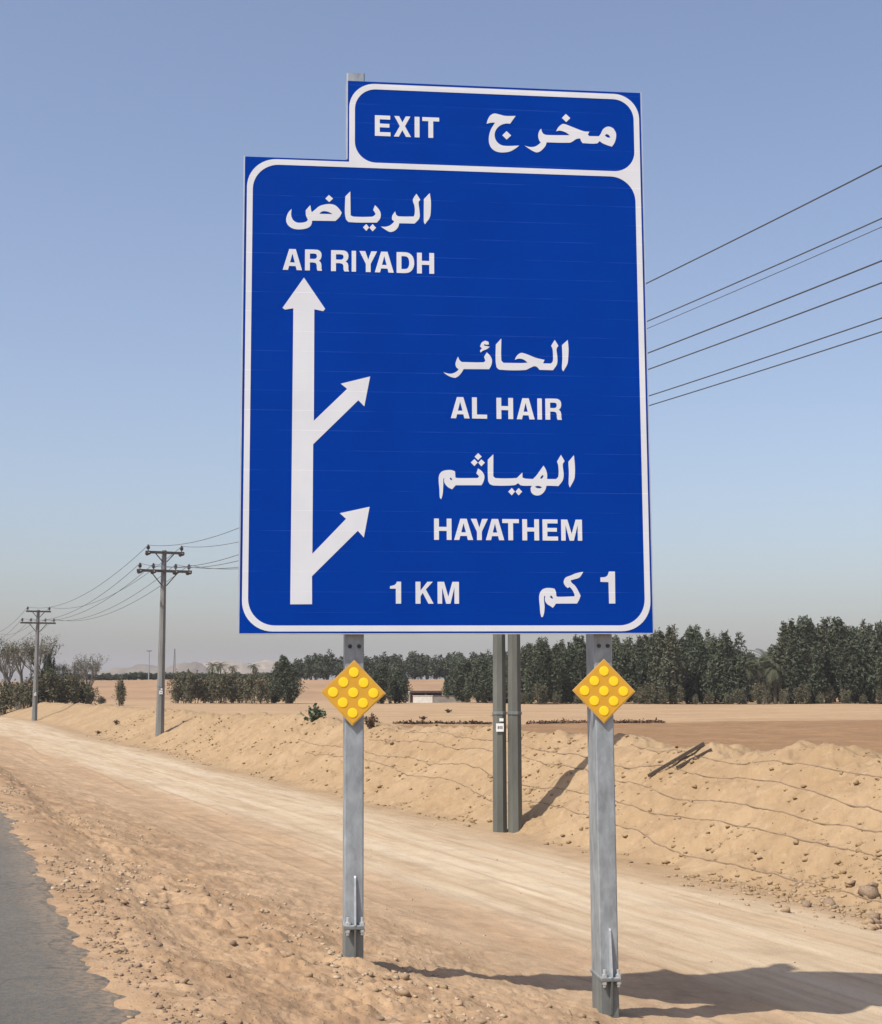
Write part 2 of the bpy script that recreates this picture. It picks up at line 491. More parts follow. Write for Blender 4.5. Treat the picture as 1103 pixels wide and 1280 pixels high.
def build_ground():
    dense = np.radians(np.linspace(-24, 24, 860))
    rest = np.radians(np.concatenate([np.linspace(24.5, 60, 60), np.linspace(62, 298, 90), np.linspace(300, 335.5, 60)]))
    ang = np.concatenate([dense, rest])
    rad = np.concatenate([[0.05], np.geomspace(0.5, 6, 36)[:-1], np.geomspace(6, 60, 640)[:-1], np.geomspace(60, 420, 220)[:-1], np.geomspace(420, 3000, 40)])
    na, nr = len(ang), len(rad)
    A, Rr = np.meshgrid(ang, rad)
    x = (Rr * np.sin(A)).ravel(); y = (Rr * np.cos(A)).ravel()
    z = height(x, y)
    i = np.arange(nr - 1)[:, None] * na; j = np.arange(na)[None, :]; j2 = (j + 1) % na
    faces = np.stack([i + j, i + j2, i + na + j2, i + na + j], -1).reshape(-1, 4)[:, ::-1]
    me = np_mesh('ground', np.stack([x, y, z], 1), faces, ground_material(), True)
    u, v = uv_of(x, y)
    toe = 0.35 * fbm(u * 0.11, u * 0, 3, 3); w = sstep(7, 12, v)
    vv = v - toe * w - 0.9 * sstep(40, 110, u) * w
    wob = 0.5 * fbm(u * 0.15, v * 0.4, 101, 4)
    m_track = sstep(6.4, 8.1, v + 0.7 * wob - 0.01 * u) * sstep(12.1, 10.7, v + 0.6 * wob - 0.01 * u)
    m_track = np.clip(m_track + 0.22 * sstep(3.8, 5.2, v + wob) * sstep(12, 10, v), 0, 1)
    m_bank = sstep(10.2, 12.5, vv + 0.6 * wob) * sstep(17.5, 16.0, vv + wob)
    m_flat = sstep(15.8, 17.5, vv + wob)
    m_till = sstep(15.9, 17.0, vv + 0.4 * wob) * sstep(56.0, 53.5, u + 2 * wob) * sstep(-80, -60, u)
    m_far = sstep(168, 185, y + 5 * fbm(x * 0.05, y * 0.05, 107, 3))
    for n, a in (('m_track', m_track), ('m_bank', m_bank), ('m_flat', m_flat), ('m_till', m_till), ('m_far', m_far)):
        at = me.attributes.new(n, 'FLOAT', 'POINT'); at.data.foreach_set('value', a.astype(np.float32))
    at = me.attributes.new('corridor', 'FLOAT_VECTOR', 'POINT')
    at.data.foreach_set('vector', np.stack([u, v, z * 0], 1).astype(np.float32).ravel())
    o = link('ground', me)
    o['kind'] = 'structure'
    o['label'] = 'sandy desert ground with dirt track, bulldozed bank and open field'
build_ground()

# asphalt road ------------------------------------------------------
def build_road():
    m, nt, b = new_mat('old_asphalt')
    obj = nt.nodes.new('ShaderNodeTexCoord').outputs['Object']
    a = nt.nodes.new('ShaderNodeAttribute'); a.attribute_name = 'corridor'
    edge = nt.nodes.new('ShaderNodeAttribute'); edge.attribute_name = 'm_edge'
    c = mixc(nt, ramp(nt, noise(nt, 1.2, 5, obj), 0.3, 0.7), (0.086, 0.087, 0.079), (0.118, 0.118, 0.108))
    c = mixc(nt, ramp(nt, noise(nt, 1, 5, a.outputs['Vector'], 0.6, (0.05, 1.2, 1)), 0.42, 0.68, 0, 0.4), c, (0.075, 0.073, 0.068))
    agg = noise(nt, 110, 5, obj, 0.8)
    c = mixc(nt, ramp(nt, agg, 0.5, 0.66, 0, 0.8), c, (0.21, 0.195, 0.165))
    c = mixc(nt, ramp(nt, noise(nt, 60, 4, obj, 0.75), 0.52, 0.64, 0, 0.8), c, (0.06, 0.058, 0.055))
    dust = nt.nodes.new('ShaderNodeMath'); dust.operation = 'MULTIPLY'
    nt.links.new(edge.outputs['Fac'], dust.inputs[0]); nt.links.new(ramp(nt, noise(nt, 18, 6, obj, 0.75), 0.38, 0.62), dust.inputs[1])
    c = mixc(nt, dust.outputs[0], c, (0.27, 0.20, 0.135))
    vo = nt.nodes.new('ShaderNodeTexVoronoi'); vo.feature = 'DISTANCE_TO_EDGE'; vo.inputs['Scale'].default_value = 0.55
    w = nt.nodes.new('ShaderNodeVectorMath'); w.operation = 'ADD'
    nn = nt.nodes.new('ShaderNodeTexNoise'); nn.inputs['Scale'].default_value = 2.0; nt.links.new(obj, nn.inputs['Vector'])
    nt.links.new(obj, w.inputs[0]); nt.links.new(nn.outputs['Color'], w.inputs[1]); nt.links.new(w.outputs[0], vo.inputs['Vector'])
    c = mixc(nt, ramp(nt, vo.outputs['Distance'], 0.0, 0.012, 0.55, 0), c, (0.06, 0.058, 0.055))
    nt.links.new(c, b.inputs['Base Color'])
    b.inputs['Roughness'].default_value = 0.85
    b.inputs['Specular IOR Level'].default_value = 0.12
    bump(nt, b, agg, 0.8, 0.01)
    us = np.concatenate([np.linspace(-60, 0, 60)[:-1], np.arange(0, 40, 0.035), np.geomspace(40, 900, 120)])
    e = road_edge(us)
    top = CAM_Z - 1.6
    crumble = 0.02 * np.abs(vnoise(us * 3, us * 0 + 7, 33))
    cols = [(-9.5 + 0 * us, top - 0.13 + 0 * us), (-3 + 0 * us, top + 0.01 + 0 * us), (e - 0.9, top + 0 * us), (e - 0.32, top - 0.004 + 0 * us),
            (e - 0.1, top - 0.012 - crumble * 0.6), (e - 0.025, top - 0.025 - crumble), (e, top - 0.04 - crumble), (e + 0.03, top - 0.22 + 0 * us)]
    V = []; ed = []; cor = []
    for k, (v, z) in enumerate(cols):
        zz = z + (0.0025 * fbm(us * 0.25, v * 1.3, 35, 2) if k < 6 else 0)
        x, y = xy_of(us, v)
        V.append(np.stack([x, y, zz], 1)); cor.append(np.stack([us, v, us * 0], 1))
        ed.append(np.full(len(us), [0.1, 0.06, 0.06, 0.35, 1.0, 1.0, 1.0, 1.0][k]))
    n, kk = len(us), len(cols)
    V = np.concatenate(V)
    i = np.arange(kk - 1)[:, None] * n; j = np.arange(n - 1)[None, :]
    faces = np.stack([i + j, i + n + j, i + n + j + 1, i + j + 1], -1).reshape(-1, 4)
    me = np_mesh('road', V, faces[:, ::-1], m, True)
    sm = np.ones(len(faces), bool); sm[3 * (n - 1):] = False
    me.polygons.foreach_set('use_smooth', sm)
    at = me.attributes.new('m_edge', 'FLOAT', 'POINT'); at.data.foreach_set('value', np.concatenate(ed).astype(np.float32))
    at = me.attributes.new('corridor', 'FLOAT_VECTOR', 'POINT'); at.data.foreach_set('vector', np.concatenate(cor).astype(np.float32).ravel())
    o = link('road', me); o['kind'] = 'structure'; o['label'] = 'worn grey asphalt road with a crumbling edge'
build_road()

# distant hills -------------------------------------------------------
def build_hill(px, dist, hgt, wid, dep, seed, mat):
    n = 70
    gx, gy = np.meshgrid(np.linspace(-1, 1, n), np.linspace(-1, 1, n))
    rr = np.sqrt(gx ** 2 + gy ** 2)
    z = hgt * np.clip(1 - rr ** 1.6, 0, 1) * (1 + 0.14 * fbm(gx * 2.3, gy * 2.3, seed, 4)) + hgt * 0.025 * fbm(gx * 9, gy * 9, seed + 9, 3) * (rr < 1) - 6
    cx, cy = (px - 551.5) / 1775 * dist, dist
    V = np.stack([cx + gx.ravel() * wid, cy + gy.ravel() * dep, z.ravel() + 3.0], 1)
    i = np.arange(n - 1)[:, None] * n; j = np.arange(n - 1)[None, :]
    faces = np.stack([i + j, i + j + 1, i + n + j + 1, i + n + j], -1).reshape(-1, 4)
    o = link('hill', np_mesh('hill', V, faces, mat, True)); o['kind'] = 'structure'
    return o
hill_mat = simple('bare_rock_hill', (0.15, 0.125, 0.095), 0.95, 0, 0.25, 0.02, None, 0, 0.1)
hill_pale = simple('pale_sand_hill', (0.235, 0.19, 0.135), 0.95, 0, 0.2, 0.015, None, 0, 0.1)
for a in ((182, 1500, 30, 78, 160, 1, hill_mat), (238, 1500, 33, 55, 140, 2, hill_mat), (292, 1900, 46, 92, 180, 3, hill_pale), (335, 2100, 44, 95, 180, 5, hill_pale), (155, 1800, 30, 100, 150, 4, hill_mat)):
    build_hill(*a)

# rocks -----------------------------------------------------------------
def rock_base(seed, npt=12):
    """angular stone: hull of scattered points"""
    rng = random.Random(seed)
    bm = bmesh.new()
    for k in range(npt):
        d = Vector((rng.gauss(0, 1), rng.gauss(0, 1), rng.gauss(0, 1))).normalized() * rng.uniform(0.75, 1.1)
        bm.verts.new((d.x * 1.15, d.y * 0.9, d.z * 0.68))
    r = bmesh.ops.convex_hull(bm, input=bm.verts)
    for v in [v for v in bm.verts if not v.link_faces]: bm.verts.remove(v)
    bmesh.ops.triangulate(bm, faces=bm.faces)
    bm.verts.index_update()
    V = np.array([v.co[:] for v in bm.verts]); Fc = np.array([[v.index for v in f.verts] for f in bm.faces])
    bm.free()
    return V, Fc
ROCKS = [rock_base(s) for s in range(7)]

def gravel(name, label, pts, sizes, mat, seed=0):
    rng = np.random.default_rng(seed)
    x, y = pts
    z = height(x, y)
    pick = rng.integers(0, len(ROCKS), len(x))
    allV, allF, off = [], [], 0
    for k, (V, Fc) in enumerate(ROCKS):
        idx = np.where(pick == k)[0]
        if not len(idx): continue
        t = rng.uniform(0, 6.283, len(idx)); s = sizes[idx]
        c, sn = np.cos(t), np.sin(t)
        P = np.repeat(V[None], len(idx), 0) * rng.uniform(0.75, 1.25, (len(idx), 1, 3))
        X = (P[..., 0] * c[:, None] - P[..., 1] * sn[:, None]) * s[:, None] + x[idx, None]
        Y = (P[..., 0] * sn[:, None] + P[..., 1] * c[:, None]) * s[:, None] + y[idx, None]
        Z = P[..., 2] * s[:, None] + z[idx, None] + 0.15 * s[:, None]
        allV.append(np.stack([X, Y, Z], -1).reshape(-1, 3))
        allF.append((Fc[None] + (np.arange(len(idx)) * len(V))[:, None, None]).reshape(-1, 3) + off)
        off += len(idx) * len(V)
    o = link(name, np_mesh(name, np.concatenate(allV), np.concatenate(allF), mat))
    tag(o, label, None, None, 'stuff')
    o['category'] = 'gravel'
    return o

def scatter(n, u0, u1, vfun, seed, dense=None):
    rng = np.random.default_rng(seed)
    u = u0 * (u1 / u0) ** rng.random(n)
    v = vfun(rng, u)
    keep = np.ones(n, bool)
    if dense is not None:
        keep = rng.random(n) < dense(u, v)
    x, y = xy_of(u[keep], v[keep])
    return x, y

def sz(n, seed, lo, hi, p=2.4):
    return lo + (hi - lo) * np.random.default_rng(seed).random(n) ** p

clump = lambda u, v: sstep(-0.25, 0.45, fbm(u * 0.7, v * 1.1, 201, 3))
p = scatter(6000, 5, 60, lambda r, u: road_edge(u) + 0.02 + np.abs(r.normal(0, 0.22, len(u))), 1, lambda u, v: sstep(-0.1, 0.6, fbm(u * 0.8, v * 1.6, 207, 3)))
gravel('gravel', 'fine brown grit along the broken asphalt edge', p, sz(len(p[0]), 2, 0.003, 0.024, 4), M['stone_grey'], 3)
p = scatter(7000, 6.5, 45, lambda r, u: r.normal(2.9, 0.7, len(u)), 4, clump)
gravel('gravel', 'pale crumbled clods strewn over the road shoulder', p, sz(len(p[0]), 5, 0.004, 0.032, 3), M['stone'], 6)
p = scatter(2600, 6, 60, lambda r, u: r.uniform(4.0, 12.0, len(u)), 7, lambda u, v: 0.1 + 0.9 * sstep(9.8, 11.6, v))
gravel('gravel', 'small pebbles scattered over the dirt track', p, sz(len(p[0]), 8, 0.005, 0.026, 3), M['stone'], 9)
p = scatter(11000, 7, 80, lambda r, u: r.uniform(11.8, 15.6, len(u)), 10, lambda u, v: 0.15 + 0.85 * sstep(0.0, 0.5, fbm(u * 0.5, v * 0.6, 203, 3)))
gravel('gravel', 'loose earth clods lying on the sand bank', p, sz(len(p[0]), 11, 0.012, 0.07, 3), M['clod'], 12)
p = scatter(1500, 8, 19, lambda r, u: r.normal(12.3, 0.55, len(u)), 13)
gravel('gravel', 'rubble heap at the foot of the bank beyond the track', p, sz(len(p[0]), 14, 0.010, 0.06, 3), M['clod2'], 15)

stone_meshes = []
for s in range(8):
    V, Fc = rock_base(100 + s, 22)
    stone_meshes.append(np_mesh('stone', V, Fc, M['clod2'] if s < 4 else M['stone_grey']))

def stone(x, y, r, label, group, k=None, sink=0.2):
    o = bpy.data.objects.new('stone', stone_meshes[random.randrange(8) if k is None else k])
    COL.objects.link(o)
    o.location = on_ground(x, y, r * 0.45 - sink * r)
    o.scale = (r * random.uniform(0.85, 1.2), r * random.uniform(0.85, 1.1), r * random.uniform(0.7, 1.0))
    o.rotation_euler = (random.uniform(-0.3, 0.3), random.uniform(-0.3, 0.3), random.uniform(0, 6.28))
    tag(o, label, 'stone', group)
    return o

rs = random.Random(5)
for i in range(34):
    u = rs.uniform(6.6, 13.5); v = rs.gauss(2.95, 0.45)
    stone(*xy_of(u, v), rs.uniform(0.022, 0.045), 'pale clod among the rubble on the road shoulder before the sign', 'clods on the road shoulder')
for i in range(16):
    u = rs.uniform(6.0, 14); v = float(road_edge(np.array([u]))[0]) + rs.uniform(0.08, 0.5)
    stone(*xy_of(u, v), rs.uniform(0.02, 0.038), 'brown stone lying beside the crumbled asphalt edge', 'stones along the asphalt edge')
for x, y, r in ((-0.80, 10.25, 0.05), (-0.72, 10.18, 0.04), (-0.50, 10.22, 0.06), (-0.38, 10.16, 0.045), (-0.25, 10.25, 0.06), (-0.12, 10.2, 0.05), (0.02, 10.24, 0.055), (0.2, 10.18, 0.04), (-0.9, 10.3, 0.045)):
    stone(x, y, r * 0.7, 'sandy stone at the foot of the post under the exit tab', 'stones around the post under the exit tab', 1)
for x, y, r in ((1.0, 10.42, 0.05), (1.08, 10.35, 0.04), (1.38, 10.3, 0.06), (1.5, 10.26, 0.055), (0.9, 10.4, 0.045), (1.62, 10.3, 0.07), (0.75, 10.35, 0.05)):
    stone(x, y, r * 0.7, 'sandy stone at the foot of the post without the exit tab', 'stones around the lower standing post', 2)
bx = (1072 - 551.5) / 1775
stone(bx * 19.4, 19.4, 0.17, 'biggest brown boulder on the rubble heap at the bank foot', None, 6, 0.1)
for i in range(14):
    yy = rs.uniform(16.5, 20); xx = rs.uniform(0.235, 0.325) * yy
    stone(xx, yy, rs.uniform(0.05, 0.11), 'angular stone in the rubble heap at the bank foot', 'stones of the rubble heap')

ARABIC = {
  'mukhrij': [[[(1866,3969),(1877,4007),(1898,4040),(1929,4055),(1970,4048),(2016,4039),(2097,4042),(2078,4015),(2052,3977),(2021,3977),(1979,3963),(1948,3935),(1930,3897),(1930,3860),(1947,3824),(1978,3801),(2019,3794),(2122,3801),(2091,3776),(2049,3751),(2003,3741),(1951,3743),(1910,3764),(1888,3800),(1882,3837),(1886,3880),(1899,3923),(1921,3961),(1933,3982),(1897,3978)]],
    [[(1989,3880),(2023,3915),(2059,3881),(2023,3846)]],
    [[(2164,3803),(2195,3794),(2231,3794),(2262,3806),(2294,3832),(2283,3847),(2275,3874),(2276,3906),(2287,3933),(2298,3946),(2303,3923),(2315,3904),(2341,3896),(2524,3901),(2503,3918),(2472,3931),(2441,3936),(2417,3929),(2433,3960),(2457,3984),(2478,3992),(2514,3982),(2587,3955),(2639,3938),(2683,3936),(2670,3914),(2680,3900),(2759,3902),(2775,3925),(2791,3958),(2813,3977),(2842,3985),(2876,3972),(2896,3935),(2895,3890),(2881,3849),(2862,3821),(2831,3829),(2789,3845),(2763,3863),(2747,3844),(2710,3839),(2627,3841),(2614,3860),(2609,3879),(2575,3871),(2549,3852),(2522,3840),(2340,3836),(2330,3806),(2308,3779),(2287,3760),(2261,3751),(2236,3758),(2205,3775)], [(2806,3910),(2822,3924),(2841,3912),(2851,3893),(2827,3895)]],
    [[(2465,4041),(2497,4075),(2532,4042),(2499,4008)]]],
  'riyadh': [[[(1371,3342),(1417,3392),(1425,3325),(1424,3255),(1416,3197),(1378,3141),(1370,3161)]],
    [[(1287,3340),(1313,3383),(1343,3336),(1330,3316),(1337,3241),(1335,3188),(1298,3144),(1180,3143),(1172,3114),(1154,3090),(1130,3075),(1107,3072),(1079,3085),(1038,3112),(1074,3112),(1107,3123),(1132,3144),(1141,3156),(1124,3170),(1125,3199),(1138,3222),(1148,3237),(1155,3211),(1174,3198),(1292,3200),(1300,3228),(1298,3286),(1287,3318)]],
    [[(765,3343),(803,3384),(806,3194),(829,3184),(968,3188),(990,3200),(998,3212),(979,3243),(993,3281),(1024,3247),(1037,3213),(1031,3173),(1007,3143),(795,3140),(771,3159),(762,3210)]],
    [[(901,3102),(926,3129),(948,3102),(926,3074)]],
    [[(950,3100),(975,3130),(1001,3101),(975,3072)]],
    [[(315,3138),(322,3179),(336,3208),(355,3229),(353,3197),(355,3168),(370,3140),(397,3124),(436,3124),(469,3134),(480,3149),(465,3183),(463,3223),(498,3265),(503,3230),(509,3208),(535,3231),(568,3259),(612,3274),(656,3278),(690,3268),(717,3243),(738,3212),(723,3180),(690,3145),(513,3142),(506,3110),(486,3087),(447,3074),(398,3070),(359,3079),(329,3102)], [(566,3198),(585,3216),(612,3220),(645,3212),(668,3199)]],
    [[(612,3320),(639,3350),(671,3322),(642,3294)]]],
  'hair': [[[(2436,2212),(2482,2254),(2487,2182),(2483,2110),(2476,2064),(2443,2005),(2433,2027),(2438,2109)]],
    [[(2351,2205),(2380,2252),(2408,2206),(2393,2180),(2398,2119),(2395,2062),(2363,2013),(2257,2014),(2239,2036),(2216,2041),(2186,2028),(2145,2010),(1948,2009),(1925,2027),(1918,2078),(1921,2206),(1964,2253),(1962,2084),(1978,2063),(2120,2064),(2166,2068),(2146,2085),(2121,2097),(2090,2097),(2067,2088),(2080,2117),(2106,2140),(2126,2144),(2172,2130),(2232,2107),(2298,2093),(2286,2065),(2346,2065),(2362,2082),(2365,2128),(2362,2180)]],
    [[(1515,1981),(1550,1971),(1585,1972),(1620,1991),(1633,2006),(1615,2021),(1608,2046),(1616,2077),(1628,2105),(1639,2078),(1656,2063),(1822,2064),(1839,2075),(1829,2107),(1850,2143),(1878,2113),(1890,2078),(1882,2037),(1867,2011),(1671,2008),(1655,1981),(1630,1952),(1605,1938),(1575,1944),(1540,1961)]],
    [[(1798,2188),(1813,2219),(1839,2234),(1864,2225),(1867,2205),(1848,2202),(1833,2207),(1828,2195),(1874,2187),(1853,2169),(1823,2156),(1802,2140),(1798,2157),(1813,2173)]]],
  'hayathem': [[[(2471,1302),(2515,1354),(2521,1271),(2520,1207),(2513,1165),(2479,1103),(2471,1132),(2474,1217)]],
    [[(2383,1303),(2414,1355),(2442,1307),(2427,1280),(2433,1206),(2425,1158),(2391,1114),(2311,1116),(2298,1114),(2289,1083),(2262,1051),(2230,1040),(2198,1047),(2180,1068),(2176,1097),(2187,1114),(2104,1116),(2081,1133),(2051,1117),(1893,1113),(1863,1124),(1851,1152),(1850,1310),(1893,1353),(1891,1184),(1909,1170),(2068,1172),(2080,1181),(2114,1215),(2115,1176),(2136,1169),(2195,1166),(2222,1193),(2249,1230),(2278,1270),(2295,1242),(2305,1205),(2304,1167),(2375,1168),(2392,1190),(2393,1269)], [(2250,1170),(2259,1188),(2273,1199),(2277,1188),(2266,1170)], [(2210,1110),(2236,1114),(2265,1104),(2250,1094),(2222,1098)]],
    [[(2004,1067),(2032,1096),(2056,1068),(2031,1039)]],
    [[(2059,1068),(2085,1096),(2111,1068),(2084,1039)]],
    [[(1478,1185),(1494,1211),(1520,1224),(1568,1228),(1599,1218),(1602,1170),(1625,1167),(1772,1169),(1783,1183),(1762,1204),(1775,1243),(1807,1218),(1823,1183),(1817,1146),(1800,1114),(1603,1112),(1577,1081),(1546,1096),(1523,1122),(1515,1148),(1519,1169),(1510,1159),(1509,1111),(1504,1043),(1493,1004),(1483,1017),(1480,1080),(1475,1142)], [(1557,1167),(1569,1170),(1578,1154),(1567,1149)]],
    [[(1749,1332),(1777,1360),(1804,1333),(1776,1306)]],
    [[(1720,1288),(1748,1314),(1773,1288),(1747,1260)]],
    [[(1777,1286),(1801,1313),(1828,1287),(1800,1259)]]],
  'kilometre': [[[(2572,461),(2561,443),(2540,416),(2502,404),(2473,396),(2480,379),(2505,357),(2526,325),(2548,279),(2535,247),(2520,221),(2358,220),(2347,204),(2334,188),(2314,202),(2289,218),(2274,246),(2278,275),(2269,278),(2267,250),(2271,193),(2265,144),(2256,119),(2245,119),(2238,151),(2234,207),(2230,264),(2237,300),(2255,325),(2284,337),(2324,337),(2349,332),(2359,307),(2362,275),(2377,271),(2501,275),(2501,290),(2486,322),(2466,346),(2450,337),(2432,353),(2420,378),(2424,400),(2437,418),(2473,432),(2517,450)], [(2312,271),(2323,282),(2333,268),(2337,256),(2322,261)]],
    [[(2770,464),(2816,464),(2814,221),(2766,221),(2765,383),(2703,385),(2703,419),(2735,421),(2757,433)]]],
}
LATIN = {
  'EXIT': ('EXIT', 3837, 4003, [(992, 1113), (1139, 1272), (1301, 1339), (1361, 1493)]),
  'AR RIYADH': ('ARRIYADH', 2750, 2914, [(292, 438), (460, 589), (658, 794), (815, 848), (874, 1009), (992, 1137), (1159, 1294), (1316, 1448)]),
  'AL HAIR': ('ALHAIR', 1626, 1790, [(1570, 1714), (1733, 1848), (1921, 2049), (2077, 2215), (2237, 2272), (2299, 2426)]),
  'HAYATHEM': ('HAYATHEM', 697, 858, [(1438, 1570), (1589, 1733), (1716, 1846), (1830, 1970), (1956, 2083), (2109, 2237), (2264, 2382), (2407, 2568)]),
  '1 KM': ('1KM', 218, 382, [(1106, 1189), (1297, 1432), (1462, 1623)]),
}
ARROW = [(453,2693),(615,2453),(600,2435),(533,2448),(534,1589),(783,1838),(735,1877),(957,1937),(913,1706),(868,1752),(530,1410),(529,587),(778,850),(731,892),(954,943),(911,711),(866,761),(527,420),(529,213),(369,212),(375,2452),(312,2440),(293,2453)]

# ------------------------------------------------------------------ lettering
def smooth_poly(P, res=4, corner=0.62):
    n = len(P); out = []
    P = [Vector(p) for p in P]
    sharp = []
    for i in range(n):
        a = (P[i] - P[i - 1]); b = (P[(i + 1) % n] - P[i])
        sharp.append(abs(a.angle_signed(b, 0)) > corner if a.length and b.length else True)
    for i in range(n):
        p0, p1, p2, p3 = P[i - 1], P[i], P[(i + 1) % n], P[(i + 2) % n]
        out.append(p1)
        if sharp[i] and sharp[(i + 1) % n]:
            continue
        L = (p2 - p1).length
        m1 = (p2 - p1) if sharp[i] else (p2 - p0).normalized() * L
        m2 = (p2 - p1) if sharp[(i + 1) % n] else (p3 - p1).normalized() * L
        for k in range(1, res):
            t = k / res; t2, t3 = t * t, t * t * t
            out.append(p1 * (2 * t3 - 3 * t2 + 1) + m1 * (t3 - 2 * t2 + t) + p2 * (-2 * t3 + 3 * t2) + m2 * (t3 - t2))
    return [(p.x, p.y) for p in out]

def sheet(mb, loops, y, t=0.0015):
    """a thin applied sheet: outline plus holes (metres in the panel plane), front face at y - t"""
    tris = tessellate_polygon([[Vector((a, b, 0)) for a, b in lp] for lp in loops])
    flat = [p for lp in loops for p in lp]
    n = len(flat)
    fs = []
    for a, b, c in tris:
        (x0, y0), (x1, y1), (x2, y2) = flat[a], flat[b], flat[c]
        cr = (x1 - x0) * (y2 - y0) - (y1 - y0) * (x2 - x0)
        if abs(cr) < 1e-10: continue
        fs.append((a, b, c) if cr > 0 else (a, c, b))
    vs = [(a, y - t, b) for a, b in flat] + [(a, y, b) for a, b in flat]
    o = 0
    for lp in loops:
        m = len(lp)
        for k in range(m):
            fs.append((o + k, o + (k + 1) % m, n + o + (k + 1) % m, n + o + k))
        o += m
    mb.add(vs, fs)

def latin(ch, w, h):
    s = 0.226 * h; t = 0.19 * h
    sm = False; holes = []
    if ch == 'E':
        P = [(0, 0), (w, 0), (w, t), (s, t), (s, .42 * h), (.93 * w, .42 * h), (.93 * w, .60 * h), (s, .60 * h), (s, h - t), (.98 * w, h - t), (.98 * w, h), (0, h)]
    elif ch == 'X':
        P = [(0, 0), (.29 * w, 0), (.5 * w, .32 * h), (.71 * w, 0), (w, 0), (.65 * w, .515 * h), (.97 * w, h), (.70 * w, h), (.5 * w, .70 * h), (.31 * w, h), (.03 * w, h), (.35 * w, .515 * h)]
    elif ch == 'I':
        P = [(0, 0), (w, 0), (w, h), (0, h)]
    elif ch == 'T':
        P = [(.5 * w - s / 2, 0), (.5 * w + s / 2, 0), (.5 * w + s / 2, h - t), (w, h - t), (w, h), (0, h), (0, h - t), (.5 * w - s / 2, h - t)]
    elif ch == 'H':
        P = [(0, 0), (s, 0), (s, .42 * h), (w - s, .42 * h), (w - s, 0), (w, 0), (w, h), (w - s, h), (w - s, .61 * h), (s, .61 * h), (s, h), (0, h)]
    elif ch == 'L':
        P = [(0, 0), (w, 0), (w, t), (s, t), (s, h), (0, h)]
    elif ch == 'A':
        lw = .245 * h; a = .15 * h; k2 = (w / 2 - lw) / (.80 * h); c0 = .19 * h; c1 = .36 * h
        P = [(0, 0), (lw, 0), (lw + k2 * c0, c0), (w - lw - k2 * c0, c0), (w - lw, 0), (w, 0), (w / 2 + a, h), (w / 2 - a, h)]
        holes = [[(lw + k2 * c1, c1), (w - lw - k2 * c1, c1), (w / 2, .79 * h)]]
    elif ch == 'Y':
        q = .27 * h
        P = [(.5 * w - s / 2, 0), (.5 * w + s / 2, 0), (.5 * w + s / 2, .39 * h), (w, h), (w - q, h), (.5 * w, .59 * h), (q, h), (0, h), (.5 * w - s / 2, .39 * h)]
    elif ch == 'M':
        P = [(0, 0), (s * .92, 0), (s * .92, .74 * h), (.5 * w - .1 * h, 0), (.5 * w + .1 * h, 0), (w - s * .92, .74 * h), (w - s * .92, 0), (w, 0), (w, h), (w - .30 * h, h), (.5 * w, .32 * h), (.30 * h, h), (0, h)]
    elif ch == 'K':
        P = [(0, 0), (s, 0), (s, .33 * h), (.40 * w, .49 * h), (.71 * w, 0), (w, 0), (.57 * w, .645 * h), (.96 * w, h), (.66 * w, h), (s, .60 * h), (s, h), (0, h)]
    elif ch == '1':
        s = .24 * h
        P = [(w - s, 0), (w, 0), (w, h), (w - .19 * h, h), (w - .23 * h, .91 * h), (w - .31 * h, .84 * h), (0, .79 * h), (0, .68 * h), (w - s, .68 * h)]
    elif ch == 'D':
        sm = True
        P = [(0, 0), (.5 * w, 0), (.74 * w, .05 * h), (.91 * w, .19 * h), (.99 * w, .38 * h), (w, .5 * h), (.99 * w, .62 * h), (.91 * w, .81 * h), (.74 * w, .95 * h), (.5 * w, h), (0, h)]
        holes = [[(s, t), (.45 * w, t), (.6 * w, .22 * h), (.69 * w, .33 * h), (.72 * w, .5 * h), (.69 * w, .67 * h), (.6 * w, .78 * h), (.45 * w, h - t), (s, h - t)]]
    elif ch == 'R':
        sm = True
        P = [(0, 0), (s, 0), (s, .385 * h), (.5 * w, .385 * h), (.63 * w, .36 * h), (.69 * w, .27 * h), (.70 * w, .1 * h), (.74 * w, 0), (w, 0), (w, .03 * h), (.97 * w, .08 * h), (.965 * w, .27 * h), (.92 * w, .40 * h), (.82 * w, .48 * h), (.92 * w, .56 * h), (.97 * w, .71 * h), (.95 * w, .85 * h), (.86 * w, .95 * h), (.70 * w, h), (0, h)]
        holes = [[(s, .56 * h), (.58 * w, .56 * h), (.67 * w, .61 * h), (.70 * w, .69 * h), (.67 * w, .78 * h), (.58 * w, h - t), (s, h - t)]]
    if sm:
        P = smooth_poly(P, 4, 0.75); holes = [smooth_poly(q, 4, 0.75) for q in holes]
    return P, holes

# ------------------------------------------------------------------ the road sign
SW, SH, EX, ET = 3.1, 3.6345, 0.783, 0.6402     # panel width, height, exit tab start and height
OX = 0.84                                       # the post under the exit tab stands at the root
sign = empty('road_sign', (-1.465 + OX * 0.9939, 10.4367 + OX * 0.1104, CAM_Z + 0.4102 + OX * 0.0053 - BASE_DROP))
sign.rotation_euler = Matrix.Rotation(0.1106, 4, 'Z').to_quaternion().to_euler()
sign.rotation_mode = 'QUATERNION'
sign.rotation_quaternion = (Matrix.Rotation(0.1106, 3, 'Z') @ Matrix.Rotation(-0.0053, 3, 'Y')).to_quaternion()
tag(sign, 'big blue motorway direction sign with white bilingual lettering on two steel posts', 'road sign')

def S(a, b):          # panel plane (metres from its lower corner) -> sign local
    return a - OX, b + BASE_DROP

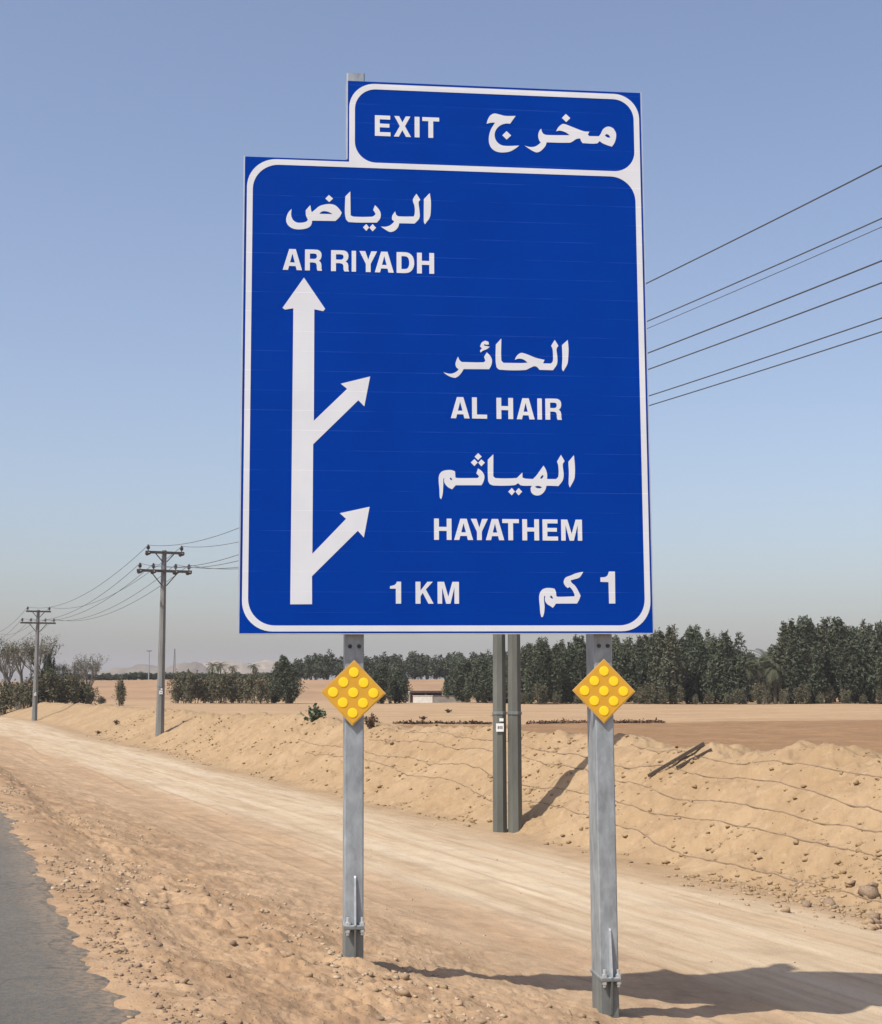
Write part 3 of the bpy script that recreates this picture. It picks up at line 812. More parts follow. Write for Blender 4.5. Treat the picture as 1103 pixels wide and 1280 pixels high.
# planks of extruded aluminium, each its own piece
for i in range(24):
    x0, x1 = S(0, 0)[0], S(SW, 0)[0]
    z0 = BASE_DROP + i * PLANK
    MB().box((x0, 0, z0 + 0.0002), (x1, 0.045, z0 + PLANK - 0.0002)).build('panel_plank', M['blue'], sign)
for i in range(4):
    x0, x1 = S(EX, 0)[0], S(SW, 0)[0]
    h = ET / 4
    z0 = BASE_DROP + SH + i * h
    MB().box((x0, 0, z0 + 0.0002), (x1, 0.045, z0 + h - 0.0002)).build('panel_plank', M['blue'], sign)
# aluminium edge trims
def trim(a0, b0, a1, b1):
    (x0, z0), (x1, z1) = S(a0, b0), S(a1, b1)
    MB().box((x0, -0.003, z0), (x1, 0.05, z1)).build('edge_trim', M['alu'], sign)
trim(-0.012, -0.001, -0.001, SH + 0.004); trim(SW + 0.001, -0.001, SW + 0.010, SH + ET + 0.002)
trim(EX - 0.010, SH + 0.006, EX - 0.001, SH + ET + 0.004); trim(0, -0.008, SW, -0.002)
# back stiffeners
for b in (0.35, 1.3, 2.3, 3.3, 3.95):
    a0 = 0.1 if b < SH else EX + 0.06
    (x0, z0), (x1, z1) = S(a0, b), S(SW - 0.1, b + 0.06)
    MB().box((x0, 0.046, z0), (x1, 0.085, z1)).build('stiffener', M['galv_old'], sign)

# white border: outer outline with two rounded openings
def arc(cx, cy, r, a0, a1, n=12):
    return [(cx + r * math.cos(R(a0 + (a1 - a0) * k / n)), cy + r * math.sin(R(a0 + (a1 - a0) * k / n))) for k in range(n + 1)]
def rrect(x0, y0, x1, y1, r):
    return arc(x0 + r, y0 + r, r, 180, 270) + arc(x1 - r, y0 + r, r, 270, 360) + arc(x1 - r, y1 - r, r, 0, 90) + arc(x0 + r, y1 - r, r, 90, 180)
bx0, bx1, by0, by1 = 0.016, SW - 0.014, 0.012, SH - 0.014
ex0, ey1 = EX + 0.010, SH + ET - 0.018
sw = 0.044
ro = 0.225
outer = arc(bx0 + ro, by0 + ro, ro, 180, 270) + arc(bx1 - ro, by0 + ro, ro, 270, 360) + arc(bx1 - 0.2, ey1 - 0.2, 0.2, 0, 90) + arc(ex0 + 0.2, ey1 - 0.2, 0.2, 90, 180) + [(ex0, by1)] + arc(bx0 + ro, by1 - ro, ro, 90, 180)
hole_main = rrect(bx0 + sw, by0 + sw, bx1 - sw, by1 - sw, ro - sw * 0.6)
hole_exit = rrect(ex0 + sw, by1, bx1 - sw, ey1 - sw, 0.165)
mb = MB(); sheet(mb, [[S(*p) for p in lp] for lp in (outer, hole_main, hole_exit)], -0.0012)
mb.build('border', M['white'], sign)

mb = MB(); sheet(mb, [smooth_poly([S(a / 1000, b / 1000) for a, b in ARROW], 2, 0.2)], -0.0012)
o = mb.build('route_arrow', M['white'], sign); o['label'] = 'white arrow with two branches showing the exits'

for word, (chars, b, t, xs) in LATIN.items():
    for ch, (a0, a1) in zip(chars, xs):
        P, holes = latin(ch, (a1 - a0) / 1000, (t - b) / 1000)
        mb = MB(); sheet(mb, [[S(a0 / 1000 + p[0], b / 1000 + p[1]) for p in lp] for lp in [P] + holes], -0.0012)
        o = mb.build('letter', M['white'], sign); o['label'] = 'white capital %s of the word group %s' % (ch, word)
for word, groups in ARABIC.items():
    for loops in groups:
        mb = MB()
        sheet(mb, [smooth_poly([S(a / 1000, b / 1000) for a, b in lp], 4, 0.7) for lp in loops], -0.0012)
        mb.build('arabic_letter', M['white'], sign)

# rectangular posts with slip bases
def tube_post(mb, xc, yf, w, d, z0, z1):
    c = 0.008                                  # rolled corners of the rectangular section
    P = [(xc - w / 2 + c, yf), (xc + w / 2 - c, yf), (xc + w / 2, yf + c), (xc + w / 2, yf + d - c), (xc + w / 2 - c, yf + d), (xc - w / 2 + c, yf + d), (xc - w / 2, yf + d - c), (xc - w / 2, yf + c)]
    mb.prism(P, z0, z1, 'z')
    return mb

def sign_post(a, base, top):
    xc = a - OX
    zb = base + BASE_DROP                     # ground level at this post (sign local)
    yf = 0.088
    w, d = 0.14, 0.30
    joint = zb + 0.205
    post = tube_post(MB(), xc, yf, w, d, joint + 0.03, top + BASE_DROP).build('post', M['galv'], sign)
    stub = tube_post(MB(), xc, yf, w, d, zb - 0.5, joint).build('post_stub', M['galv_old'], sign)
    MB().box((xc - w / 2 - 0.004, yf - 0.05, joint + 0.0005), (xc + w / 2 + 0.004, yf + d + 0.03, joint + 0.0145)).build('base_plate', M['galv_old'], stub, bevel=0.002)
    MB().box((xc - w / 2 - 0.004, yf - 0.05, joint + 0.0155), (xc + w / 2 + 0.004, yf + d + 0.03, joint + 0.0295)).build('base_plate', M['galv'], post, bevel=0.002)
    # tapered fins above and below the joint
    MB().prism([(yf - 0.0005, joint + 0.030), (yf - 0.055, joint + 0.030), (yf - 0.012, joint + 0.36), (yf - 0.0005, joint + 0.375)], xc + 0.0, xc + 0.014, 'x').build('gusset_fin', M['zinc'], post)
    MB().prism([(yf - 0.0005, joint - 0.001), (yf - 0.055, joint - 0.001), (yf - 0.008, joint - 0.24), (yf - 0.0005, joint - 0.25)], xc + 0.0, xc + 0.014, 'x').build('gusset_fin', M['galv_old'], stub)
    for sx in (-1, 1):
        for yy in (yf - 0.03, yf + d + 0.008):
            mb = MB()
            mb.lathe([(0.012, -0.055), (0.012, 0.07)], 10, (xc + sx * 0.052 + 0.007, yy, joint + 0.015))
            mb.lathe([(0.021, 0.030), (0.021, 0.050)], 6, (xc + sx * 0.052 + 0.007, yy, joint))
            mb.lathe([(0.021, -0.020), (0.021, -0.001)], 6, (xc + sx * 0.052 + 0.007, yy, joint))
            mb.build('anchor_bolt', M['zinc'], post)
    # panel clamps just under the panel
    for sx in (-1, 1):
        mb = MB()
        mb.lathe([(0.016, 0), (0.016, 0.012), (0.009, 0.013), (0.009, 0.03)], 6, (xc + sx * 0.034, yf - 0.0005, BASE_DROP - 0.095), (0, -1, 0))
        mb.build('clamp_bolt', M['arm'], post)
    return post
sign_post(0.848, -2.344, SH + ET + 0.105)
sign_post(2.735, -2.76, SH + ET - 0.1)

# diamond object markers bolted to the posts
def marker(a, b, tilt):
    cx, cz = S(a, b)
    h = 0.242; c = 0.028
    rot = lambda x, z: (cx + x * math.cos(tilt) - z * math.sin(tilt), cz + x * math.sin(tilt) + z * math.cos(tilt))
    def dia(h, c):
        return [rot(*p) for p in ((h - c, -c), (h, 0), (h - c, c), (c, h - c), (0, h), (-c, h - c), (-h + c, c), (-h, 0), (-h + c, -c), (-c, -h + c), (0, -h), (c, -h + c))]
    y = 0.060
    m = MB().prism(dia(h, c), y, y + 0.012).build('object_marker', M['amber_edge'], sign)
    MB().prism(dia(h - 0.012, c), y - 0.0025, y - 0.0004).build('marker_face', M['amber'], m)
    for i in (-1, 0, 1):
        for j in (-1, 0, 1):
            px, pz = rot((i - j) * 0.0745, (i + j) * 0.0745)
            MB().lathe([(0.0365, 0), (0.036, 0.002), (0.033, 0.003), (0.018, 0.0035), (0.004, 0.0037)], 20, (px, y - 0.0028, pz), (0, -1, 0)).build('reflector', M['reflector'], m, smooth=False)
    MB().box((cx - 0.05, y + 0.0125, cz - 0.012), (cx + 0.05, 0.0875, cz + 0.012)).build('marker_bracket', M['arm'], m)
    return m
marker(0.838, -0.437, R(-1.6)); marker(2.728, -0.435, R(-1.2))

# ------------------------------------------------------------------ utility poles and cables
def ang_perp():
    return math.atan2(PERP[1], PERP[0])       # local +X of a pole = across the corridor, local +Y = along it
PZ = ang_perp()

def insulator(parent, x, y, z, axis=(0, 0, 1), s=1.0):
    q = [(0.018, 0), (0.018, 0.05), (0.055, 0.055), (0.06, 0.075), (0.03, 0.085), (0.065, 0.09), (0.068, 0.115), (0.035, 0.125), (0.06, 0.13), (0.06, 0.155), (0.03, 0.17), (0.035, 0.2), (0.02, 0.215)]
    MB().lathe([(r * s, t * s) for r, t in q], 10, (x, y, z), axis).build('insulator', M['ceramic'], parent, smooth=False)

def crossarm(root, y, z, half, pins, strain=False, bs=0.45, bz=0.5):
    a = MB().box((-half, y - 0.05, z - 0.06), (half, y + 0.05, z + 0.06)).build('crossarm', M['arm'], root, bevel=0.006)
    for s in (-1, 1):
        MB().tube([(s * bs, y, z - 0.062), (s * 0.1, y, z - bz)], 0.026, 6).build('brace', M['arm'], a)
    for p in pins:
        insulator(a, p, y, z + 0.061, (0, 0, 1), 1.35)
        if strain:
            for d in (-1, 1):
                insulator(a, p, y + d * 0.051, z - 0.01, (0, d, -0.22), 1.5)
    return a

def shaft(root, x, y, hgt, r0, r1, mat, name='shaft'):
    return MB().tube([(x, y, -1.0), (x, y, 0), (x, y, hgt * 0.5), (x, y, hgt)], [r0, r0, (r0 + r1) / 2, r1], 8).build(name, mat, root)

def band_and_tag(sh, x, y, z, r, tagged=True, az=-1.75):
    MB().lathe([(r + 0.004, -0.03), (r + 0.010, -0.025), (r + 0.010, 0.025), (r + 0.004, 0.03)], 8, (x, y, z)).build('band', M['galv_old'], sh)
    if tagged:
        ux, uy = math.cos(az), math.sin(az)
        m = Matrix.Translation((x + ux * (r + 0.014), y + uy * (r + 0.014), z)) @ Matrix.Rotation(az - math.pi / 2, 4, 'Z')
        MB().box((-0.075, -0.004, -0.36), (0.075, 0.004, -0.20), m).build('number_tag', M['tagwhite'], sh)
        for k in range(3):
            MB().box((-0.05 + 0.036 * k, 0.0045, -0.31), (-0.028 + 0.036 * k, 0.006, -0.25), m).build('tag_mark', M['ink'], sh)
        MB().box((-0.07, -0.004, -0.16), (0.01, 0.004, -0.10), m).build('number_tag', M['tagwhite'], sh)

TOPX = (-0.78, 0.78); LOWX = (-1.14, -0.52, 0.52, 1.14)
def utility_pole(u, v, top_z, label, strain=False, mat='pole_grey', tagged=True, gap=0.86):
    x, y = xy_of(u, v)
    root = empty('utility_pole', on_ground(x, y), PZ)
    base = root.location.z
    H = top_z - base
    sh = shaft(root, 0, 0, H, 0.20, 0.115, M[mat])
    band_and_tag(sh, 0, 0, 2.2, 0.185, tagged)
    crossarm(root, -0.17, H - 0.12, 0.9, TOPX, strain, 0.42, 0.42)
    crossarm(root, -0.18, H - 0.12 - gap, 1.28, LOWX, strain, 0.62, 0.68)
    tag(root, label, 'utility pole')
    at = []
    for p in TOPX: at.append(root.matrix_basis @ Vector((p, -0.17, H + 0.2)))
    for p in LOWX: at.append(root.matrix_basis @ Vector((p, -0.18, H + 0.2 - gap)))
    return root, at

def uv_img(px, D):
    return uv_of((px - 551.5) / 1775 * D, D)
P1, A1 = utility_pole(*uv_img(204, 66), CAM_Z + 6.45, 'grey steel power pole with two crossarms crowded by dark insulators', True)
P2, A2 = utility_pole(*uv_img(48.5, 106), CAM_Z + 5.9, 'slender power pole standing before the leafless trees', False)
u2, v2 = uv_img(48.5, 106)
P3, A3 = utility_pole(u2 + 43, v2 + 0.2, CAM_Z + 5.6, 'farthest power pole of the line along the track', False)

# double pole behind the sign
DU, DV = uv_of(1.31, 28.5)
dx, dy = xy_of(DU, DV)
twin = empty('utility_pole', on_ground(dx, dy), PZ)
tag(twin, 'double dark green steel pole standing close behind the sign at the bank', 'utility pole')
tb = twin.location.z
TH = CAM_Z + 6.64 - tb
c15 = 0.155
for k, (sx, sy) in enumerate(((-0.137, 0.06), (0.137, -0.06))):
    sh = shaft(twin, sx, sy, TH, 0.150, 0.105, M['pole'])
    band_and_tag(sh, sx, sy, 2.30, 0.145, k == 0, -1.95)
crossarm(twin, -0.22, TH - 0.18, 1.2, (), False, 0.45, 0.42)
low = crossarm(twin, -0.22, TH - 1.62, 1.6, (), False, 0.62, 0.68)
TT = []
arm_top = [c for c in twin.children if c.name.startswith('crossarm')][0]
for p in (-0.22, 1.08):
    insulator(arm_top, p, -0.22, TH - 0.118, (0, 0, 1), 1.35); TT.append(twin.matrix_basis @ Vector((p, -0.22, TH + 0.13)))
for p in (-0.92, -0.28, 0.95, 1.45):
    insulator(low, p, -0.22, TH - 1.558, (0, 0, 1), 1.35); TT.append(twin.matrix_basis @ Vector((p, -0.22, TH - 1.29)))

# next pole of the line, beyond the right of the camera
e0 = xy_of(DU - 44, DV + 0.1)
P0, A0 = utility_pole(DU - 44, DV + 0.1, CAM_Z + 7.25, 'single power pole with widely spaced crossarms beside the open road', False, gap=1.7)

def cable(a, b, sag, label, group, r=0.011, n=28):
    pts = []
    for k in range(n + 1):
        t = k / n
        p = Vector(a).lerp(Vector(b), t)
        p.z -= 4 * sag * t * (1 - t)
        pts.append(p)
    o = MB().tube(pts, r, 5).build('power_cable', M['cable'])
    tag(o, label, 'cable', group)
    return o
for i in range(6):
    cable(A3[i], A2[i], 0.9, 'thin dark power cable hanging beyond the slender pole', 'cables beyond the slender pole', 0.012)
    cable(A2[i], A1[i], 1.0, 'thin dark power cable sagging between the two single poles', 'cables between the single poles', 0.012)
    cable(A1[i], TT[i], 1.15, 'thin dark power cable running from the single pole to behind the sign', 'cables running behind the sign', 0.011)
    cable(TT[i], A0[i], 0.45, 'dark power cable rising out from behind the sign into the open sky', 'cables rising from behind the sign', 0.0105)
ea = twin.matrix_basis @ Vector((1.0, -0.22, TH - 0.05)); eb = P0.matrix_basis @ Vector((0.7, -0.17, CAM_Z + 7.25 - P0.location.z + 0.1))
cable(ea, eb, 0.45, 'thinnest cable in the fan of wires beside the sign', None, 0.006)

# ------------------------------------------------------------------ trees
def leaf_tris(C, rng, size, droop=0.5, aspect=0.35):
    """one narrow quad per leaf spray at each centre C"""
    n = len(C)
    d = rng.normal(0, 1, (n, 3)); d[:, 2] = d[:, 2] * 0.6 + droop
    d /= np.linalg.norm(d, axis=1)[:, None]
    r = rng.normal(0, 1, (n, 3)); s = np.cross(d, r); s /= np.linalg.norm(s, axis=1)[:, None] + 1e-9
    L = size * rng.uniform(0.6, 1.4, (n, 1))
    a = C - d * L * 0.5; b = C + d * L * 0.5; w = s * L * aspect * 0.5
    mid = C + np.cross(d, s) * L * 0.08
    V = np.stack([a, mid + w, b, mid - w], 1).reshape(-1, 3)
    F_ = np.arange(4 * n).reshape(-1, 4)
    return V, F_

def crown_points(rng, H, W, lobes, n, zlo=0.12, spire=True):
    pts = []
    for k in range(lobes):
        ang = rng.uniform(0, 6.283); rr = W * 0.5 * rng.uniform(0.0, 0.72)
        top = H * (rng.uniform(0.62, 1.0) if k else 1.0)
        top *= 1 - 0.25 * (rr / (W * 0.5)) ** 2
        bot = H * rng.uniform(zlo, zlo + 0.2)
        rw = W * rng.uniform(0.14, 0.25)
        m = int(n / lobes)
        t = rng.beta(1.3, 1.2, m)
        prof = np.sin(np.pi * np.clip(t * 0.9 + 0.1, 0, 1)) ** 0.6 if not spire else (np.clip(t * 3.2, 0, 1) ** 0.7) * np.clip((1 - t) * 1.5, 0, 1) ** 0.55
        a = rng.uniform(0, 6.283, m); q = rng.random(m) ** 0.45
        wob = 1 + 0.35 * np.sin(a * 2 + k) * np.sin(t * 9 + k * 2)
        z = bot + (top - bot) * t
        x = rr * math.cos(ang) + np.cos(a) * q * rw * prof * wob; y = rr * math.sin(ang) + np.sin(a) * q * rw * prof * wob
        # sprays gather in clumps
        cx = rng.normal(0, 0.10 * rw, m); cz = rng.normal(0, 0.1, m)
        pts.append(np.stack([x + cx, y + rng.normal(0, 0.1 * rw, m), z + cz], 1))
    return np.concatenate(pts)

def make_tree(seed, H, W, lobes, n, leaf, mat, bark, name, trunk_r=0.16, spire=True, zlo=0.12, stems=3):
    rng = np.random.default_rng(seed)
    root = empty(name, (0, 0, 0))
    mb = MB()
    rr = random.Random(seed)
    for k in range(stems):
        a = rr.uniform(0, 6.28); o = rr.uniform(0, W * 0.16)
        tx, ty = math.cos(a) * W * 0.2, math.sin(a) * W * 0.2
        mb.tube([(math.cos(a) * o * 0.4, math.sin(a) * o * 0.4, -0.3), (math.cos(a) * o, math.sin(a) * o, H * 0.2), (tx * 0.7, ty * 0.7, H * 0.5), (tx, ty, H * rr.uniform(0.5, 0.65))], [trunk_r, trunk_r * 0.8, trunk_r * 0.5, 0.02], 6)
        for j in range(5):
            t = rr.uniform(0.2, 0.5); b = rr.uniform(0, 6.28)
            p = Vector((tx * t, ty * t, H * t))
            mb.tube([p, p + Vector((math.cos(b) * W * 0.2, math.sin(b) * W * 0.2, H * 0.12))], [trunk_r * 0.35, 0.015], 5)
    mb.build('trunk', bark, root)
    V, Fq = leaf_tris(crown_points(rng, H, W, lobes, n, zlo, spire), rng, leaf)
    o = link('crown', np_mesh('crown', V, Fq, mat), root)
    return root

def make_palm(seed, H, mat):
    rng = random.Random(seed)
    root = empty('date_palm', (0, 0, 0))
    lean = rng.uniform(-0.2, 0.2)
    MB().tube([(0, 0, -0.3), (0, 0, 0.2), (lean * 0.5, 0, H * 0.5), (lean, 0, H)], [0.26, 0.22, 0.19, 0.2], 8).build('trunk', M['bark'], root)
    vs, fs = [], []
    for k in range(46):
        a = rng.uniform(0, 6.283); el = rng.uniform(-0.55, 1.25); L = rng.uniform(2.0, 2.8)
        p = Vector((lean, 0, H)); seg = 9
        side = Vector((-math.sin(a), math.cos(a), 0))
        for s in range(seg):
            e = el - s * 0.17
            q = p + Vector((math.cos(a) * math.cos(e), math.sin(a) * math.cos(e), math.sin(e))) * (L / seg)
            w = 0.42 * math.sin(math.pi * (s + 0.9) / (seg + 1.2))
            for sg in (-1, 1):
                for f in (0.0, 0.5):
                    m = p.lerp(q, f)
                    o = len(vs)
                    tip = m + side * sg * w + (q - p) * 1.1 - Vector((0, 0, 0.14))
                    vs += [m[:], (m + (q - p) * 0.35)[:], tip[:]]
                    fs.append((o, o + 1, o + 2))
            p = q
    me = bpy.data.meshes.new('crown'); me.from_pydata(vs, [], fs); me.materials.append(mat); me.update()
    link('crown', me, root)
    return root

def make_bare(seed, H, mat, leafmat):
    rng = random.Random(seed)
    root = empty('leafless_tree', (0, 0, 0))
    mb = MB(); tips = []
    def grow(p, d, L, r, lv):
        q = p + d * L
        mb.tube([p, p.lerp(q, 0.5) + Vector((rng.uniform(-1, 1), rng.uniform(-1, 1), 0)) * L * 0.05, q], [r, r * 0.8, r * 0.6], 5, False)
        if lv == 0 or r < 0.012:
            tips.append(q); return
        for k in range(rng.choice((2, 3, 3))):
            nd = (d + Vector((rng.uniform(-1, 1), rng.uniform(-1, 1), rng.uniform(-0.1, 0.6))) * 0.48).normalized()
            grow(q, nd, L * rng.uniform(0.62, 0.85), r * 0.62, lv - 1)
    for k in range(3):
        a = rng.uniform(0, 6.28)
        grow(Vector((0, 0, -0.2)), Vector((math.cos(a) * 0.22, math.sin(a) * 0.22, 1)).normalized(), H * 0.27, 0.13, 5)
    mb.build('trunk', mat, root)
    g = np.random.default_rng(seed)
    T = np.array([t[:] for t in tips])
    C = T[g.integers(0, len(T), 1500)] + g.normal(0, 0.16, (1500, 3))
    V, Fq = leaf_tris(C, g, 0.15)
    link('crown', np_mesh('crown', V, Fq, leafmat), root)
    return root

PROTO = {}
def proto(key, fn):
    if key not in PROTO:
        PROTO[key] = [fn(), False]
    return PROTO[key]

def plant(key, fn, pos, scale, rz, label, cat, group=None, sz_=None):
    p = proto(key, fn)
    if p[1]:
        o = copy_tree(p[0])
    else:
        o = p[0]; p[1] = True
    o.location = pos
    o.scale = (scale, scale, sz_ or scale)
    o.rotation_euler = (0, 0, rz)
    for k in ('label', 'category', 'group'):
        if k in o: del o[k]
    tag(o, label, cat, group)
    return o

TAM = [(lambda s=s: make_tree(300 + s, 8.5, 6.2, 13 + s % 3, 11000, 0.40, M['tamarisk' if s % 2 else 'tamarisk2'], M['bark'], 'tamarisk_tree', zlo=-0.02)) for s in range(6)]
SHR = [(lambda s=s: make_tree(400 + s, 3.0, 2.4, 8, 1500, 0.24, M['dusty'], M['bark'], 'shrub', 0.05, False, 0.0)) for s in range(4)]
FAR = [(lambda s=s: make_tree(500 + s, 4.6, 5.2, 8, 1700, 0.5, M['tamarisk'], M['bark'], 'acacia_tree', 0.14, False, 0.05)) for s in range(4)]

rt = random.Random(11)
# grove beyond the field: (bearing, top in the same units, forward distance)
grove = [(652, 800, 150), (676, 796, 146), (700, 800, 152), (722, 793, 148), (748, 796, 150), (772, 790, 147), (797, 790, 152), (818, 788, 149), (838, 781, 146), (860, 779, 150), (884, 788, 154), (907, 783, 147),
         (984, 771, 149), (1006, 770, 146), (1030, 772, 150), (1052, 770, 147), (1076, 776, 150), (1098, 772, 147), (1122, 778, 150), (1146, 772, 148), (1170, 780, 151), (630, 812, 155)]
lab = ['tall grey-green tamarisk in the dense grove beyond the tilled field', 'olive tinged tamarisk in the dense grove beyond the tilled field']
for i, (px, top, D) in enumerate(grove):
    H = (868 - top) / 1775 * D + 0.9
    plant('tam%d' % (i % 6), TAM[i % 6], bearing(px, D), H / 8.5 * 0.92, rt.uniform(0, 6.28), lab[1 - (i % 6) % 2], 'tree', 'tamarisks of the grove, ' + ('olive' if (i % 6) % 2 == 0 else 'grey-green'), H / 8.5)
back = [(640, 814), (665, 806), (690, 808), (712, 804), (735, 802), (760, 800), (785, 800), (808, 797), (830, 795), (850, 793), (872, 796), (895, 797), (918, 808), (936, 815), (958, 812), (975, 800), (995, 785), (1018, 784), (1040, 785), (1064, 784), (1088, 786), (1112, 786)]
for i, (px, top) in enumerate(back):
    D = 163 + rt.uniform(-3, 4); k = (i * 5 + 2) % 6
    H = (868 - top) / 1775 * D + 0.9
    plant('tam%d' % k, TAM[k], bearing(px, D), H / 8.5 * 1.1, rt.uniform(0, 6.28), ['tamarisk in the second row, olive crown behind the front of the grove', 'tamarisk in the second row, grey-green crown behind the front of the grove'][k % 2], 'tree', 'second row of the grove, ' + ('olive' if k % 2 == 0 else 'grey-green'), H / 8.5)
for i, (px, D, h) in enumerate(((928, 146, 3.6), (946, 148, 4.0), (966, 147, 3.7), (955, 155, 4.6))):
    plant('palm', lambda: make_palm(5, 4.0, M['palm']), bearing(px, D), h / 4.0, rt.uniform(0, 6.28), 'bushy date palm in the gap of the tamarisk grove', 'palm tree', 'palms in the grove')
for i in range(26):
    px = 640 + i * 19 + rt.uniform(-6, 6)
    k = i % 4
    plant('shr%d' % k, SHR[k], bearing(px, 143 + rt.uniform(-2, 2)), rt.uniform(0.35, 0.8), rt.uniform(0, 6.28), 'low dusty scrub at the foot of the tamarisk grove', 'shrub', 'scrub below the grove')
# middle distance
for i, (px, top, D, w) in enumerate(((478, 826, 150, 0.62), (497, 832, 152, 0.62), (455, 836, 156, 0.55), (582, 822, 158, 0.6), (600, 818, 156, 0.66), (617, 820, 154, 0.6), (566, 834, 165, 0.45))):
    H = (870 - top) / 1775 * D + 0.5; k = (i * 2 + 1) % 6
    plant('tam%d' % k, TAM[k], bearing(px, D), H / 8.5 * 1.25, rt.uniform(0, 6.28), 'short dense tree flanking the small white wall across the field', 'tree', 'short trees flanking the white wall', H / 8.5)
H = (877 - 816) / 1775 * 146
plant('tam3', TAM[3], bearing(360, 146), H / 8.5 * 1.15, 1.0, 'pointed dark tree at the end of the dusty hedge', 'tree', None, H / 8.5)
plant('tam1', TAM[1], bearing(345, 148), 0.34, 2.0, 'smaller bush leaning on the pointed dark tree', 'tree', None, 0.40)
for i in range(15):
    px = 224 + i * 8.6 + rt.uniform(-2, 2); k = i % 4
    plant('shr%d' % k, SHR[k], bearing(px, 148 + rt.uniform(-2.5, 2.5)), rt.uniform(0.85, 1.1), rt.uniform(0, 6.28), 'dusty brown-green shrub in the long hedge across the field', 'shrub', 'shrubs of the dusty hedge', rt.uniform(0.95, 1.25))
# far tree line on the rise
for i in range(72):
    px = 60 + i * 8.4 + rt.uniform(-5, 5); k = i % 4
    tall = 1.0 if px > 370 else 0.30
    D = rt.uniform(258, 285)
    plant('far%d' % k, FAR[k], bearing(px, D), rt.uniform(0.85, 1.15) * (0.75 + 0.25 * tall), rt.uniform(0, 6.28), 'round dark tree of the far tree line on the rise', 'tree', 'far tree line', rt.uniform(0.85, 1.25) * tall)
for i, (px, D, h) in enumerate(((268, 250, 4.3), (292, 252, 3.6), (278, 258, 4.6), (318, 251, 4.0))):
    plant('palm', lambda: make_palm(5, 4.0, M['palm']), bearing(px, D), h / 7.0, rt.uniform(0, 6.28), 'far date palm standing behind the dusty hedge', 'palm tree', 'palms behind the hedge')
# left: leafless trees and scrub around the slender pole
for px, top, D, k in ((28, 803, 128, 0), (60, 816, 130, 1), (14, 815, 134, 1), (80, 838, 132, 0), (112, 834, 136, 1)):
    H = (892 - top) / 1775 * D * 1.15
    plant('bare%d' % k, (lambda k=k: make_bare(61 + k, 6.0, M['bark_pale'], M['dusty'])), bearing(px, D), H / 6.0, rt.uniform(0, 6.28), 'half leafless grey tree in the thicket by the slender pole', 'tree', 'half leafless trees')
for i, (px, top, w) in enumerate(((0, 848, 1.0), (12, 838, 1.1), (26, 845, 1.2), (38, 842, 1.1), (52, 846, 1.2), (64, 838, 1.2), (76, 842, 1.1), (88, 836, 1.1), (98, 840, 1.1), (108, 848, 1.0), (116, 856, 0.9), (-14, 846, 1.1), (-30, 842, 1.2), (45, 858, 1.0), (82, 858, 0.9))):
    D = 126 + rt.uniform(-3, 6); H = (881 - top) / 1775 * D; k = i % 4
    plant('shr%d' % k, SHR[k], bearing(px, D), w * 0.95, rt.uniform(0, 6.28), 'dense dusty bush in the thicket around the slender pole', 'shrub', 'thicket bushes', H / 3.0)
plant('tam5', TAM[5], bearing(64, 129), 0.30, 0.4, 'tallest leafy tree in the thicket by the slender pole', 'tree', None, 0.55)
plant('shr1', SHR[1], bearing(154, 128), 0.8, 0.7, 'lone upright bush between the two single power poles', 'shrub', None, 0.85)
plant('shr2', SHR[2], bearing(131, 140), 0.5, 0.7, 'small low scrub beside the lone upright bush', 'shrub', None, 0.3)

# ------------------------------------------------------------------ shrubs on the bank
def leafy_plant(seed, n, H, W, size, mat, name):
    rng = np.random.default_rng(seed)
    root = empty(name, (0, 0, 0))
    mb = MB(); C = []; D = []
    for k in range(n):
        a = rng.uniform(0, 6.283); t = rng.uniform(0.1, 0.9)
        tip = Vector((math.cos(a) * W * 0.5 * t, math.sin(a) * W * 0.5 * t, H * rng.uniform(0.6, 1.0) * (1 - 0.3 * t)))
        mb.tube([(0, 0, -0.1), tip * 0.5 + Vector((0, 0, 0.05)), tip], [0.018, 0.012, 0.006], 5, False)
        for j in range(9):
            s = 0.3 + 0.7 * j / 8
            C.append((tip * s)[:])
    mb.build('stem', M['bark_pale'], root)
    C = np.array(C) + rng.normal(0, 0.04, (len(C), 3))
    V, Fq = leaf_tris(C, rng, size, 0.25, 0.75)
    link('leaves', np_mesh('leaves', V, Fq, mat), root)
    return root
sp = leafy_plant(1, 34, 0.62, 0.95, 0.17, M['succulent'], 'desert_shrub')
sp.location = bearing(395, 50); sp.location.z -= 0.03; tag(sp, 'grey-green broad leaved shrub growing on top of the sand bank', 'shrub')
sp2 = leafy_plant(2, 22, 0.50, 0.6, 0.09, M['drybrush'], 'desert_shrub')
sp2.location = bearing(466, 44.5); sp2.location.z -= 0.03; tag(sp2, 'small dry brown shrub on the bank beside the signpost', 'shrub')
for i, (px, D) in enumerate(((340, 62), (352, 70), (300, 74), (430, 60), (620, 75), (530, 70), (560, 88), (250, 80), (150, 80), (128, 78))):
    q = copy_tree(sp2); q.location = bearing(px, D); q.scale = (rt.uniform(0.6, 1.1),) * 2 + (rt.uniform(0.25, 0.5),)
    q.rotation_euler = (0, 0, rt.uniform(0, 6.28)); tag(q, 'low dry tuft lying flat on the open field', 'tuft', 'dry tufts on the field')

